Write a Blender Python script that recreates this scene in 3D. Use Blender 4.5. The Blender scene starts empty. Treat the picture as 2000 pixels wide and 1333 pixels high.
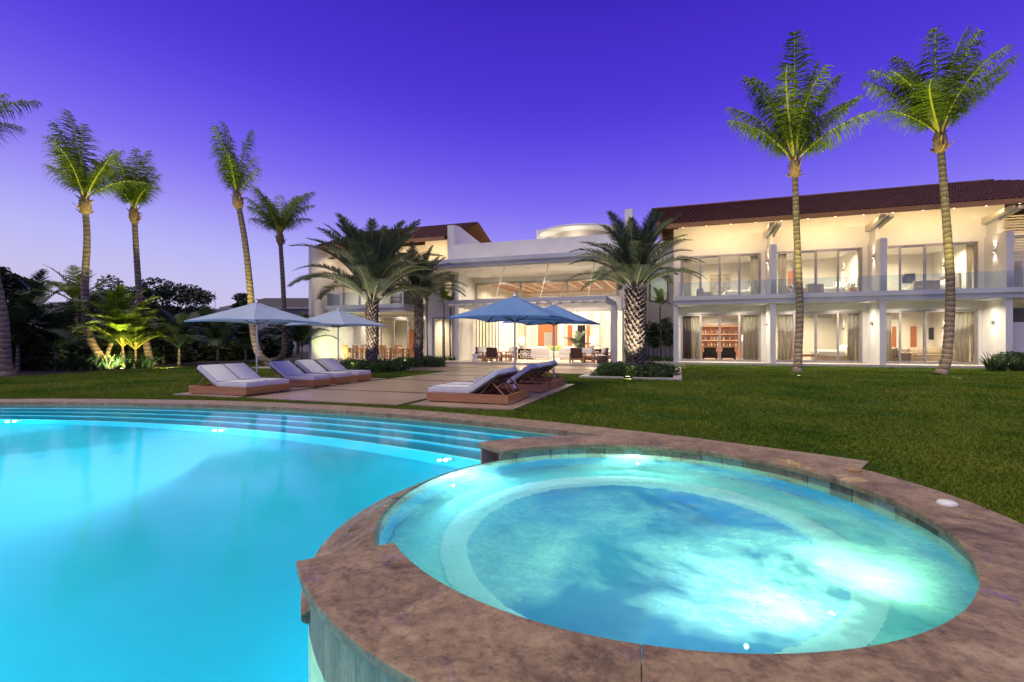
import bpy, bmesh, math, random
import numpy as np
from mathutils import Vector, Matrix
from mathutils.geometry import tessellate_polygon

random.seed(7)
SC = bpy.context.scene
COL = SC.collection
R = math.radians
PI = math.pi

# ------------------------------------------------------------------ camera
CAM_H = 1.4
YAW = R(19)
cam = bpy.data.cameras.new('camera')
cam.sensor_width = 36.0
cam.lens = 950 / 2000 * 36
cam.clip_start = 0.05
cam.clip_end = 2000
camo = bpy.data.objects.new('camera', cam)
COL.objects.link(camo)
camo.location = (0, 0, CAM_H)
camo.rotation_euler = (R(90), 0, YAW)
SC.camera = camo


def lin(r, g, b):
    def c(v):
        v /= 255.0
        return v / 12.92 if v <= 0.04045 else ((v + 0.055) / 1.055) ** 2.4
    return (c(r), c(g), c(b), 1.0)


# ------------------------------------------------------------------ dusk sky
W = bpy.data.worlds.new('World')
SC.world = W
W.use_nodes = True
nt = W.node_tree
nt.nodes.clear()
tc = nt.nodes.new('ShaderNodeTexCoord')
sp = nt.nodes.new('ShaderNodeSeparateXYZ')
nt.links.new(tc.outputs['Generated'], sp.inputs[0])
ramp = nt.nodes.new('ShaderNodeValToRGB')
ramp.color_ramp.interpolation = 'B_SPLINE'
SKY = [(0.00, (208, 198, 228)), (0.10, (186, 188, 250)), (0.18, (158, 145, 246)), (0.26, (124, 107, 243)),
       (0.36, (91, 70, 228)), (0.45, (77, 54, 212)), (0.575, (62, 40, 192)), (1.00, (28, 16, 125))]
els = ramp.color_ramp.elements
els[0].position, els[0].color = SKY[0][0], lin(*SKY[0][1])
els[1].position, els[1].color = SKY[-1][0], lin(*SKY[-1][1])
for p, c in SKY[1:-1]:
    e = els.new(p)
    e.color = lin(*c)
# the afterglow lies to the left: the sky is a little paler on that side
dot = nt.nodes.new('ShaderNodeVectorMath')
dot.operation = 'DOT_PRODUCT'
dot.inputs[1].default_value = (0.9455, 0.3256, 0.0)
nt.links.new(tc.outputs['Generated'], dot.inputs[0])
mad = nt.nodes.new('ShaderNodeMath')
mad.operation = 'MULTIPLY_ADD'
mad.inputs[1].default_value = 0.105
mn = nt.nodes.new('ShaderNodeMath')
mn.operation = 'SMOOTH_MIN'
mn.inputs[1].default_value = 0.0
mn.inputs[2].default_value = 0.3
nt.links.new(dot.outputs['Value'], mn.inputs[0])
nt.links.new(mn.outputs[0], mad.inputs[0])
nt.links.new(sp.outputs['Z'], mad.inputs[2])
nt.links.new(mad.outputs[0], ramp.inputs['Fac'])
bg = nt.nodes.new('ShaderNodeBackground')
bg.inputs['Strength'].default_value = 1.0
nt.links.new(ramp.outputs[0], bg.inputs['Color'])
wo = nt.nodes.new('ShaderNodeOutputWorld')
nt.links.new(bg.outputs[0], wo.inputs[0])

# ------------------------------------------------------------------ added soft warm fill from nearly overhead, offsetting the violet sky
sun = bpy.data.lights.new('dusk_fill', 'SUN')
sun.energy = 2.7
sun.angle = R(70)
sun.color = (1.0, 0.90, 0.52)
suno = bpy.data.objects.new('dusk_fill', sun)
COL.objects.link(suno)
suno.rotation_euler = Vector((0.26, 0.27, -0.93)).to_track_quat('-Z', 'Y').to_euler()

SC.view_settings.view_transform = 'Standard'
SC.view_settings.look = 'None'
SC.view_settings.exposure = 0.0
SC.view_settings.gamma = 1.0
SC.view_settings.use_curve_mapping = False
SC.render.engine = 'CYCLES'
cy = SC.cycles
cy.use_denoising = True
cy.max_bounces = 7
cy.diffuse_bounces = 3
cy.glossy_bounces = 3
cy.transmission_bounces = 4
cy.transparent_max_bounces = 14
cy.caustics_reflective = False
cy.caustics_refractive = True
cy.blur_glossy = 1.0
cy.sample_clamp_indirect = 4.0
cy.sample_clamp_direct = 0.0
cy.use_light_tree = True

# ------------------------------------------------------------------ pixel <-> place helpers (photograph 2000 x 1333)
F_, CX, CY = 950.0, 1000.0, 667.0
SN, CS = math.sin(YAW), math.cos(YAW)


def ray(px, py):
    u = (px - CX) / F_
    return (-SN + u * CS, CS + u * SN, (CY - py) / F_)


def G(px, py, z=0.0):
    r = ray(px, py)
    t = (z - CAM_H) / r[2]
    return (r[0] * t, r[1] * t)


def FY(px, py, Y):
    r = ray(px, py)
    t = Y / r[1]
    return (r[0] * t, CAM_H + r[2] * t)


def D(px, py, d):
    r = ray(px, py)
    return Vector((r[0] * d, r[1] * d, CAM_H + r[2] * d))


# ------------------------------------------------------------------ materials
MATS = {}


def _new(name):
    m = bpy.data.materials.new(name)
    m.use_nodes = True
    n = m.node_tree
    n.nodes.clear()
    out = n.nodes.new('ShaderNodeOutputMaterial')
    MATS[name] = m
    return m, n, out


def _coord(n, scale=(1, 1, 1), kind='Object'):
    t = n.nodes.new('ShaderNodeTexCoord')
    mp = n.nodes.new('ShaderNodeMapping')
    mp.inputs['Scale'].default_value = scale
    n.links.new(t.outputs[kind], mp.inputs[0])
    return mp.outputs[0]


def _noise(n, vec, scale, detail=4, rough=0.55, dist=0.0):
    t = n.nodes.new('ShaderNodeTexNoise')
    t.inputs['Scale'].default_value = scale
    t.inputs['Detail'].default_value = detail
    t.inputs['Roughness'].default_value = rough
    t.inputs['Distortion'].default_value = dist
    n.links.new(vec, t.inputs['Vector'])
    return t.outputs['Fac']


def _ramp(n, fac, stops):
    r = n.nodes.new('ShaderNodeValToRGB')
    e = r.color_ramp.elements
    e[0].position, e[0].color = stops[0]
    e[1].position, e[1].color = stops[-1]
    for p, c in stops[1:-1]:
        k = e.new(p)
        k.color = c
    n.links.new(fac, r.inputs[0])
    return r.outputs[0]


def _map(n, fac, a, b, c, d):
    m = n.nodes.new('ShaderNodeMapRange')
    for k, v in zip(('From Min', 'From Max', 'To Min', 'To Max'), (a, b, c, d)):
        m.inputs[k].default_value = v
    n.links.new(fac, m.inputs[0])
    return m.outputs[0]


def _bump(n, fac, strength, dist=0.02):
    b = n.nodes.new('ShaderNodeBump')
    b.inputs['Strength'].default_value = strength
    b.inputs['Distance'].default_value = dist
    n.links.new(fac, b.inputs['Height'])
    return b.outputs[0]


def c4(c):
    return (c[0], c[1], c[2], 1.0)


def mat(name, c1, c2=None, scale=4.0, rough=0.6, bump=0.0, bscale=None, metal=0.0, spec=0.5, stretch=(1, 1, 1), detail=5,
        lo=0.35, hi=0.65, transl=0.0, bdist=0.01, rvar=None, coat=0.0):
    m, n, out = _new(name)
    p = n.nodes.new('ShaderNodeBsdfPrincipled')
    p.inputs['Roughness'].default_value = rough
    p.inputs['Metallic'].default_value = metal
    p.inputs['Specular IOR Level'].default_value = spec
    if coat:
        p.inputs['Coat Weight'].default_value = coat
    v = _coord(n, stretch)
    if c2 is None:
        p.inputs['Base Color'].default_value = c4(c1)
        col = None
    else:
        f = _noise(n, v, scale, detail)
        col = _ramp(n, f, [(lo, c4(c1)), (hi, c4(c2))])
        n.links.new(col, p.inputs['Base Color'])
        if rvar:
            n.links.new(_map(n, f, lo, hi, rvar[0], rvar[1]), p.inputs['Roughness'])
    if bump:
        f2 = _noise(n, v, bscale or scale * 5, 5, 0.6)
        n.links.new(_bump(n, f2, bump, bdist), p.inputs['Normal'])
    sh = p.outputs[0]
    if transl:
        t = n.nodes.new('ShaderNodeBsdfTranslucent')
        if col is not None:
            n.links.new(col, t.inputs[0])
        else:
            t.inputs[0].default_value = c4(c1)
        mx = n.nodes.new('ShaderNodeMixShader')
        mx.inputs[0].default_value = transl
        n.links.new(sh, mx.inputs[1])
        n.links.new(t.outputs[0], mx.inputs[2])
        sh = mx.outputs[0]
    n.links.new(sh, out.inputs[0])
    return m


def mat_wood(name, c1, c2, axis='X', rough=0.5, sc=1.0):
    m, n, out = _new(name)
    p = n.nodes.new('ShaderNodeBsdfPrincipled')
    st = {'X': (0.6 * sc, 9 * sc, 9 * sc), 'Y': (9 * sc, 0.6 * sc, 9 * sc), 'Z': (9 * sc, 9 * sc, 0.6 * sc)}[axis]
    v = _coord(n, st)
    f = _noise(n, v, 1.6, 6, 0.62, 0.6)
    n.links.new(_ramp(n, f, [(0.3, c4(c1)), (0.7, c4(c2))]), p.inputs['Base Color'])
    n.links.new(_map(n, f, 0.3, 0.7, rough - 0.08, rough + 0.12), p.inputs['Roughness'])
    n.links.new(_bump(n, f, 0.25, 0.006), p.inputs['Normal'])
    n.links.new(p.outputs[0], out.inputs[0])
    return m


def mat_emit(name, col, strength):
    m, n, out = _new(name)
    e = n.nodes.new('ShaderNodeEmission')
    e.inputs[0].default_value = c4(col)
    e.inputs[1].default_value = strength
    n.links.new(e.outputs[0], out.inputs[0])
    return m


def mat_glass(name, tint=(0.93, 0.96, 0.95), refl=1.45, rough=0.01, haze=0.0):
    m, n, out = _new(name)
    t = n.nodes.new('ShaderNodeBsdfTransparent')
    t.inputs[0].default_value = c4(tint)
    g = n.nodes.new('ShaderNodeBsdfGlossy')
    g.inputs['Roughness'].default_value = rough
    fr = n.nodes.new('ShaderNodeFresnel')
    fr.inputs[0].default_value = refl
    mx = n.nodes.new('ShaderNodeMixShader')
    n.links.new(fr.outputs[0], mx.inputs[0])
    n.links.new(t.outputs[0], mx.inputs[1])
    n.links.new(g.outputs[0], mx.inputs[2])
    sh = mx.outputs[0]
    if haze:
        d = n.nodes.new('ShaderNodeBsdfDiffuse')
        d.inputs[0].default_value = (0.8, 0.85, 0.85, 1)
        m2 = n.nodes.new('ShaderNodeMixShader')
        m2.inputs[0].default_value = haze
        n.links.new(sh, m2.inputs[1])
        n.links.new(d.outputs[0], m2.inputs[2])
        sh = m2.outputs[0]
    n.links.new(sh, out.inputs[0])
    return m


def mat_water(name, tint, rough, wave_scale, wave_strength, stretch=(1, 1, 1), foam=None, blur=0.03):
    """Clear water: transmits (tinted) and reflects by Fresnel; foam = aerated froth floating as a scattering layer."""
    m, n, out = _new(name)
    v = _coord(n, stretch)
    t = n.nodes.new('ShaderNodeBsdfRefraction')
    t.inputs['Color'].default_value = c4(tint)
    t.inputs['IOR'].default_value = 1.33
    t.inputs['Roughness'].default_value = blur
    g = n.nodes.new('ShaderNodeBsdfGlossy')
    g.inputs['Roughness'].default_value = rough
    f = _noise(n, v, wave_scale, 3, 0.5)
    b = _bump(n, f, wave_strength, 0.05)
    n.links.new(b, g.inputs['Normal'])
    n.links.new(b, t.inputs['Normal'])
    fr = n.nodes.new('ShaderNodeFresnel')
    fr.inputs[0].default_value = 1.33
    n.links.new(b, fr.inputs['Normal'])
    mx = n.nodes.new('ShaderNodeMixShader')
    n.links.new(fr.outputs[0], mx.inputs[0])
    n.links.new(t.outputs[0], mx.inputs[1])
    n.links.new(g.outputs[0], mx.inputs[2])
    sh = mx.outputs[0]
    if foam:
        vv = _coord(n, (1, 1, 1))
        big = _noise(n, vv, foam['scale'], 6, 0.6, 0.25)
        fine = _noise(n, _coord(n, (3.2, 11, 3)), foam['fine'], 6, 0.7, 0.5)
        mb = _map(n, big, foam['lo'], foam['hi'], 0.10, 1)
        mf = _map(n, fine, 0.30, 0.72, 0.72, 1.0)
        mu = n.nodes.new('ShaderNodeMath')
        mu.operation = 'MULTIPLY'
        n.links.new(mb, mu.inputs[0])
        n.links.new(mf, mu.inputs[1])
        gr = _map(n, _noise(n, vv, 38, 4, 0.7), 0.35, 0.65, 0.80, 1.12)
        mu3 = n.nodes.new('ShaderNodeMath')
        mu3.operation = 'MULTIPLY'
        n.links.new(mu.outputs[0], mu3.inputs[0])
        n.links.new(gr, mu3.inputs[1])
        mu = mu3
        mu2 = n.nodes.new('ShaderNodeMath')
        mu2.operation = 'MULTIPLY'
        n.links.new(mu.outputs[0], mu2.inputs[0])
        mu2.inputs[1].default_value = foam['amount']
        tr = n.nodes.new('ShaderNodeBsdfTranslucent')
        tr.inputs[0].default_value = c4(foam['color'])
        df = n.nodes.new('ShaderNodeBsdfDiffuse')
        df.inputs[0].default_value = c4(foam['color'])
        mm = n.nodes.new('ShaderNodeMixShader')
        mm.inputs[0].default_value = 0.22
        n.links.new(tr.outputs[0], mm.inputs[1])
        n.links.new(df.outputs[0], mm.inputs[2])
        m2 = n.nodes.new('ShaderNodeMixShader')
        n.links.new(mu2.outputs[0], m2.inputs[0])
        n.links.new(sh, m2.inputs[1])
        n.links.new(mm.outputs[0], m2.inputs[2])
        sh = m2.outputs[0]
    n.links.new(sh, out.inputs[0])
    return m


def mat_travertine(name, dark, mid, light, wet=True, stretch=(1, 1, 1), wetlevel=0.62):
    """Banded stone with pits; standing water left in its hollows is smoother than the rest."""
    m, n, out = _new(name)
    p = n.nodes.new('ShaderNodeBsdfPrincipled')
    v = _coord(n, stretch)
    f = _noise(n, v, 3.2, 9, 0.68, 0.9)
    f2 = _noise(n, v, 26, 6, 0.7)
    pit = _noise(n, v, 60, 3, 0.6)
    col = _ramp(n, f, [(0.28, c4(dark)), (0.5, c4(mid)), (0.74, c4(light))])
    mx = n.nodes.new('ShaderNodeMixRGB')
    mx.blend_type = 'MULTIPLY'
    mx.inputs[0].default_value = 0.85
    n.links.new(col, mx.inputs[1])
    n.links.new(_ramp(n, f2, [(0.30, (0.40, 0.36, 0.33, 1)), (0.5, (0.95, 0.94, 0.93, 1)), (0.72, (1.35, 1.33, 1.3, 1))]), mx.inputs[2])
    n.links.new(mx.outputs[0], p.inputs['Base Color'])
    if wet:
        pud = _noise(n, _coord(n, tuple(1.0 * s for s in stretch)), 2.6, 6, 0.6, 0.5)
        wm = _map(n, pud, wetlevel, wetlevel + 0.03, 0, 1)
        n.links.new(_map(n, wm, 0, 1, 0.5, 0.04), p.inputs['Roughness'])
        hm = n.nodes.new('ShaderNodeMath')
        hm.operation = 'MULTIPLY'
        inv = _map(n, wm, 0, 1, 1, 0)
        n.links.new(inv, hm.inputs[0])
        ad = n.nodes.new('ShaderNodeMath')
        ad.operation = 'ADD'
        n.links.new(f2, ad.inputs[0])
        n.links.new(_map(n, pit, 0.6, 0.72, 0, -0.8), ad.inputs[1])
        n.links.new(ad.outputs[0], hm.inputs[1])
        n.links.new(_bump(n, hm.outputs[0], 0.5, 0.012), p.inputs['Normal'])
    else:
        p.inputs['Roughness'].default_value = 0.5
        n.links.new(_bump(n, f2, 0.4, 0.01), p.inputs['Normal'])
    n.links.new(p.outputs[0], out.inputs[0])
    return m


def mat_banded_trunk(name):
    m, n, out = _new(name)
    p = n.nodes.new('ShaderNodeBsdfPrincipled')
    p.inputs['Roughness'].default_value = 0.85
    v = _coord(n, (1, 1, 1))
    w = n.nodes.new('ShaderNodeTexWave')
    w.wave_type = 'BANDS'
    w.bands_direction = 'Z'
    w.wave_profile = 'SAW'
    w.inputs['Scale'].default_value = 1.45
    w.inputs['Distortion'].default_value = 5.0
    w.inputs['Detail'].default_value = 3
    w.inputs['Detail Scale'].default_value = 1.6
    n.links.new(v, w.inputs['Vector'])
    f = _noise(n, v, 14, 5, 0.6)
    a = _ramp(n, w.outputs['Fac'], [(0.0, (0.07, 0.05, 0.04, 1)), (0.22, (0.15, 0.115, 0.085, 1)), (0.5, (0.20, 0.15, 0.11, 1)), (1.0, (0.36, 0.30, 0.22, 1))])
    mx = n.nodes.new('ShaderNodeMixRGB')
    mx.blend_type = 'MULTIPLY'
    mx.inputs[0].default_value = 0.7
    n.links.new(a, mx.inputs[1])
    n.links.new(_ramp(n, f, [(0.3, (0.45, 0.42, 0.4, 1)), (0.65, (1, 1, 1, 1))]), mx.inputs[2])
    n.links.new(mx.outputs[0], p.inputs['Base Color'])
    n.links.new(_bump(n, f, 0.5, 0.02), p.inputs['Normal'])
    n.links.new(p.outputs[0], out.inputs[0])
    return m


M_STUCCO = mat('stucco_white', (0.70, 0.68, 0.64), (0.78, 0.76, 0.72), 0.8, 0.85, 0.25, 60, bdist=0.004)
M_STUCCO_IN = mat('interior_plaster', (0.76, 0.72, 0.66), (0.80, 0.77, 0.71), 0.7, 0.9, 0.1, 40)
M_CREAM = mat('cream_plaster', (0.66, 0.60, 0.50), (0.70, 0.65, 0.55), 0.7, 0.9, 0.1, 40)
M_TRIMSHADE = mat('grey_shaded_stucco', (0.55, 0.56, 0.58), (0.62, 0.63, 0.65), 1.0, 0.8, 0.2, 40)  # balcony edges are white stucco; their blue-grey sky shade is in this colour
M_ALU = mat('anodised_frame', (0.36, 0.34, 0.32), (0.42, 0.40, 0.38), 3, 0.42, 0.05, 50, metal=0.55)
M_STEEL = mat('brushed_steel', (0.55, 0.55, 0.55), (0.68, 0.68, 0.68), 3, 0.32, 0.1, 80, metal=1.0, stretch=(1, 1, 18))
M_TILEROOF = mat('clay_roof_tile', (0.070, 0.024, 0.019), (0.14, 0.05, 0.034), 2.2, 0.7, 0.4, 30, detail=6)
M_WOOD = mat_wood('warm_timber', (0.30, 0.13, 0.045), (0.46, 0.23, 0.09))
M_WOODY = mat_wood('warm_timber_y', (0.30, 0.13, 0.045), (0.46, 0.23, 0.09), 'Y')
M_WOODRED = mat_wood('red_timber', (0.28, 0.085, 0.028), (0.42, 0.15, 0.05), 'Z')
M_WOODDK = mat_wood('dark_timber', (0.055, 0.028, 0.018), (0.11, 0.058, 0.034))
M_WOODCEIL = mat_wood('ceiling_timber', (0.17, 0.075, 0.04), (0.30, 0.14, 0.075), 'X')
M_TEAK = mat_wood('teak_x', (0.34, 0.14, 0.06), (0.50, 0.25, 0.12), 'X')
M_TEAKY = mat_wood('teak_y', (0.40, 0.17, 0.045), (0.60, 0.30, 0.09), 'Y')
M_CUSHION = mat('cushion_canvas', (0.66, 0.66, 0.68), (0.72, 0.72, 0.74), 6, 0.85, 0.25, 220, bdist=0.002)
M_PIPING = mat('navy_piping', (0.03, 0.04, 0.075), None, rough=0.8)
M_UMBSKY = mat('skylit_parasol_canvas', (0.15, 0.31, 0.60), (0.19, 0.36, 0.65), 2.5, 0.8, 0.2, 160, transl=0.25, bdist=0.002)  # same pale canvas, with the blue skylight put into its colour
M_UMBL = mat('pale_parasol_canvas', (0.42, 0.53, 0.70), (0.48, 0.59, 0.75), 2.5, 0.8, 0.2, 160, transl=0.25, bdist=0.002)
M_POLE = mat('parasol_pole', (0.62, 0.63, 0.65), None, rough=0.3, metal=0.8)
M_PAVER = mat('limestone_paving', (0.31, 0.22, 0.16), (0.40, 0.30, 0.225), 0.9, 0.35, 0.15, 18, detail=7, rvar=(0.28, 0.36))
M_STEP = mat('terrace_stone', (0.46, 0.40, 0.34), (0.56, 0.49, 0.42), 1.2, 0.35, 0.12, 18, detail=8)
M_CURB = mat('pale_curb_stone', (0.48, 0.43, 0.37), (0.58, 0.53, 0.47), 2.2, 0.55, 0.2, 30)
M_COPING = mat_travertine('wet_travertine', (0.075, 0.047, 0.021), (0.29, 0.20, 0.108), (0.47, 0.345, 0.20), True, (1.0, 1.0, 1.0), 0.57)
M_COPINGP = mat_travertine('pool_travertine', (0.20, 0.135, 0.072), (0.34, 0.245, 0.145), (0.46, 0.355, 0.235), True, (1, 1, 1), 0.66)
M_WTILE = mat_travertine('wall_travertine', (0.18, 0.125, 0.07), (0.33, 0.24, 0.145), (0.48, 0.37, 0.24), False, (5, 5, 0.8))
M_WTILE2 = mat_travertine('wall_travertine_green', (0.26, 0.29, 0.21), (0.38, 0.41, 0.31), (0.50, 0.52, 0.42), False, (5, 5, 1.2))
M_WTILE3 = mat_travertine('wall_travertine_brown', (0.10, 0.075, 0.05), (0.17, 0.13, 0.09), (0.28, 0.24, 0.18), False, (5, 5, 0.8))
M_WTILEW = mat_travertine('wall_travertine_tan', (0.22, 0.15, 0.08), (0.40, 0.29, 0.17), (0.55, 0.43, 0.28), False, (5, 5, 0.8))
M_GROUT = mat('grout', (0.30, 0.30, 0.26), (0.36, 0.36, 0.32), 20, 0.9)
M_POOLP = mat('aqua_pool_plaster', (0.026, 0.48, 0.65), (0.036, 0.56, 0.73), 0.6, 0.7, 0.1, 30)
M_POOLS = mat('aqua_step_tile', (0.025, 0.46, 0.68), (0.035, 0.52, 0.74), 1.5, 0.5, 0.1, 30)
M_POOLE = mat('pale_step_edge_tile', (0.28, 0.68, 0.80), (0.36, 0.75, 0.86), 8, 0.4)
M_SPAP = mat('spa_plaster', (0.012, 0.30, 0.70), (0.025, 0.44, 0.66), 1.1, 0.6, 0.1, 30)
M_SPAB = mat('spa_bench_plaster', (0.10, 0.60, 0.66), (0.16, 0.68, 0.72), 1.1, 0.6, 0.1, 30)
M_GLASS = mat_glass('window_glass', (0.95, 0.97, 0.95), 1.35)
M_GLASSB = mat_glass('balustrade_glass', (0.86, 0.92, 0.94), 1.5, 0.01, 0.10)
M_GLASSF = mat_glass('frosted_glass', (0.75, 0.85, 0.80), 1.45, 0.15, 0.35)
M_WATER = mat_water('pool_water', (0.50, 0.96, 1.0), 0.09, 1.3, 0.05, (1, 1, 1), None, 0.07)
M_WATERS = mat_water('spa_water', (0.82, 0.97, 0.97), 0.12, 5.0, 0.16, (1, 1, 1),
                     dict(scale=1.1, fine=1.8, lo=0.42, hi=0.68, amount=0.9, color=(0.38, 0.90, 0.74)), 0.08)
M_POND = mat_water('pond_water', (0.25, 0.33, 0.30), 0.03, 2.0, 0.03)
M_PONDBED = mat('pond_bed', (0.02, 0.025, 0.02), (0.04, 0.05, 0.04), 3, 0.8)
M_SOIL = mat('garden_soil', (0.018, 0.014, 0.010), (0.035, 0.027, 0.018), 6, 0.95, 0.6, 30)
M_LAWN = mat('lawn_turf', (0.028, 0.062, 0.006), (0.062, 0.105, 0.012), 0.5, 0.9, 0.8, 40, detail=9, bdist=0.03)
M_GRASS = mat('grass_blades', (0.065, 0.150, 0.006), (0.200, 0.250, 0.020), 0.45, 0.7, transl=0.3, detail=10, spec=0.2)
M_FROND = mat('coconut_leaflet', (0.065, 0.12, 0.010), (0.16, 0.23, 0.025), 2.0, 0.5, transl=0.35, spec=0.35)
M_RACHIS = mat('frond_rib', (0.36, 0.38, 0.06), (0.46, 0.45, 0.09), 3.0, 0.5)
M_DATE = mat('date_leaflet', (0.07, 0.095, 0.05), (0.13, 0.16, 0.09), 1.5, 0.55, transl=0.2, spec=0.3)
M_DATER = mat('date_rib', (0.28, 0.27, 0.16), (0.36, 0.34, 0.22), 3.0, 0.55)
M_TRUNKC = mat_banded_trunk('coconut_bark')
M_TRUNKD = mat('date_bark', (0.055, 0.040, 0.032), (0.30, 0.25, 0.20), 7.0, 0.9, 0.8, 25, detail=7)
M_FIBRE = mat('crown_fibre', (0.22, 0.13, 0.06), (0.42, 0.28, 0.14), 9.0, 0.9, 0.8, 40)
M_BARK = mat('dark_bark', (0.06, 0.045, 0.035), (0.13, 0.10, 0.08), 9, 0.9, 0.8, 30)
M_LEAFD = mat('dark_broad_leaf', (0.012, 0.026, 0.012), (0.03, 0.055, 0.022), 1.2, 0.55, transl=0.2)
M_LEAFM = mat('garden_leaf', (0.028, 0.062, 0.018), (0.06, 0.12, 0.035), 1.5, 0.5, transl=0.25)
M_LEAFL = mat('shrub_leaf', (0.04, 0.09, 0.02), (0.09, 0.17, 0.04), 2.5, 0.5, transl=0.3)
M_CURTAIN = mat('cream_curtain', (0.80, 0.75, 0.66), (0.86, 0.81, 0.72), 3, 0.9, transl=0.6)
M_CURTAING = mat('grey_curtain', (0.62, 0.57, 0.50), (0.70, 0.65, 0.57), 3, 0.9, transl=0.55)
M_CURTAINB = mat('brown_curtain', (0.20, 0.14, 0.10), (0.28, 0.20, 0.15), 3, 0.9, transl=0.3)
M_LINEN = mat('white_linen', (0.74, 0.72, 0.68), (0.80, 0.78, 0.74), 5, 0.9, 0.4, 20)
M_TAUPE = mat('taupe_upholstery', (0.30, 0.24, 0.18), (0.38, 0.31, 0.24), 8, 0.9, 0.3, 120)
M_BROWNUP = mat('brown_weave', (0.075, 0.038, 0.022), (0.13, 0.07, 0.042), 14, 0.75, 0.5, 90)
M_DARKUP = mat('charcoal_upholstery', (0.035, 0.032, 0.034), (0.06, 0.055, 0.055), 8, 0.85, 0.3, 120)
M_GREENUP = mat('green_cushion', (0.22, 0.30, 0.05), (0.30, 0.38, 0.08), 8, 0.85)
M_CERAM = mat('white_ceramic', (0.78, 0.77, 0.75), None, rough=0.18)
M_URN = mat('green_glazed_urn', (0.035, 0.075, 0.07), (0.07, 0.12, 0.11), 2, 0.25, 0.2, 20)
M_BLACK = mat('black_screen', (0.012, 0.012, 0.014), None, rough=0.12)
M_BLACKM = mat('black_metal', (0.03, 0.03, 0.032), None, rough=0.45, metal=0.4)
M_BOTTLE = mat('bottle_glass', (0.55, 0.45, 0.30), (0.75, 0.72, 0.66), 9, 0.1, spec=0.8)
M_NEIGHROOF = mat('neighbour_shingle', (0.045, 0.04, 0.042), (0.08, 0.07, 0.07), 3, 0.85, 0.4, 20)
M_NEIGHWALL = mat('neighbour_wall', (0.34, 0.33, 0.33), (0.42, 0.41, 0.41), 1, 0.9)
M_WARMLAMP = mat_emit('lamp_shade_lit', (1.0, 0.80, 0.52), 4.0)
M_BULB = mat_emit('warm_lamp_glass', (1.0, 0.82, 0.55), 14.0)
M_COOLBULB = mat_emit('pool_lamp_glass', (0.85, 1.0, 1.0), 1.6)
M_BENCHEDGE = mat('lit_bench_edge', (0.44, 0.78, 0.84), (0.55, 0.84, 0.89), 3, 0.4)  # bright arc of the lit bench edge, put into the colour
M_TUBLENS = mat_emit('tub_lamp_glass', (0.8, 1.0, 0.95), 0.5)
M_GROUNDBULB = mat_emit('ground_lamp_glass', (1.0, 0.86, 0.42), 16.0)
M_SHELFGLOW = mat_emit('shelf_light_strip', (1.0, 0.62, 0.26), 2.5)


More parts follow.
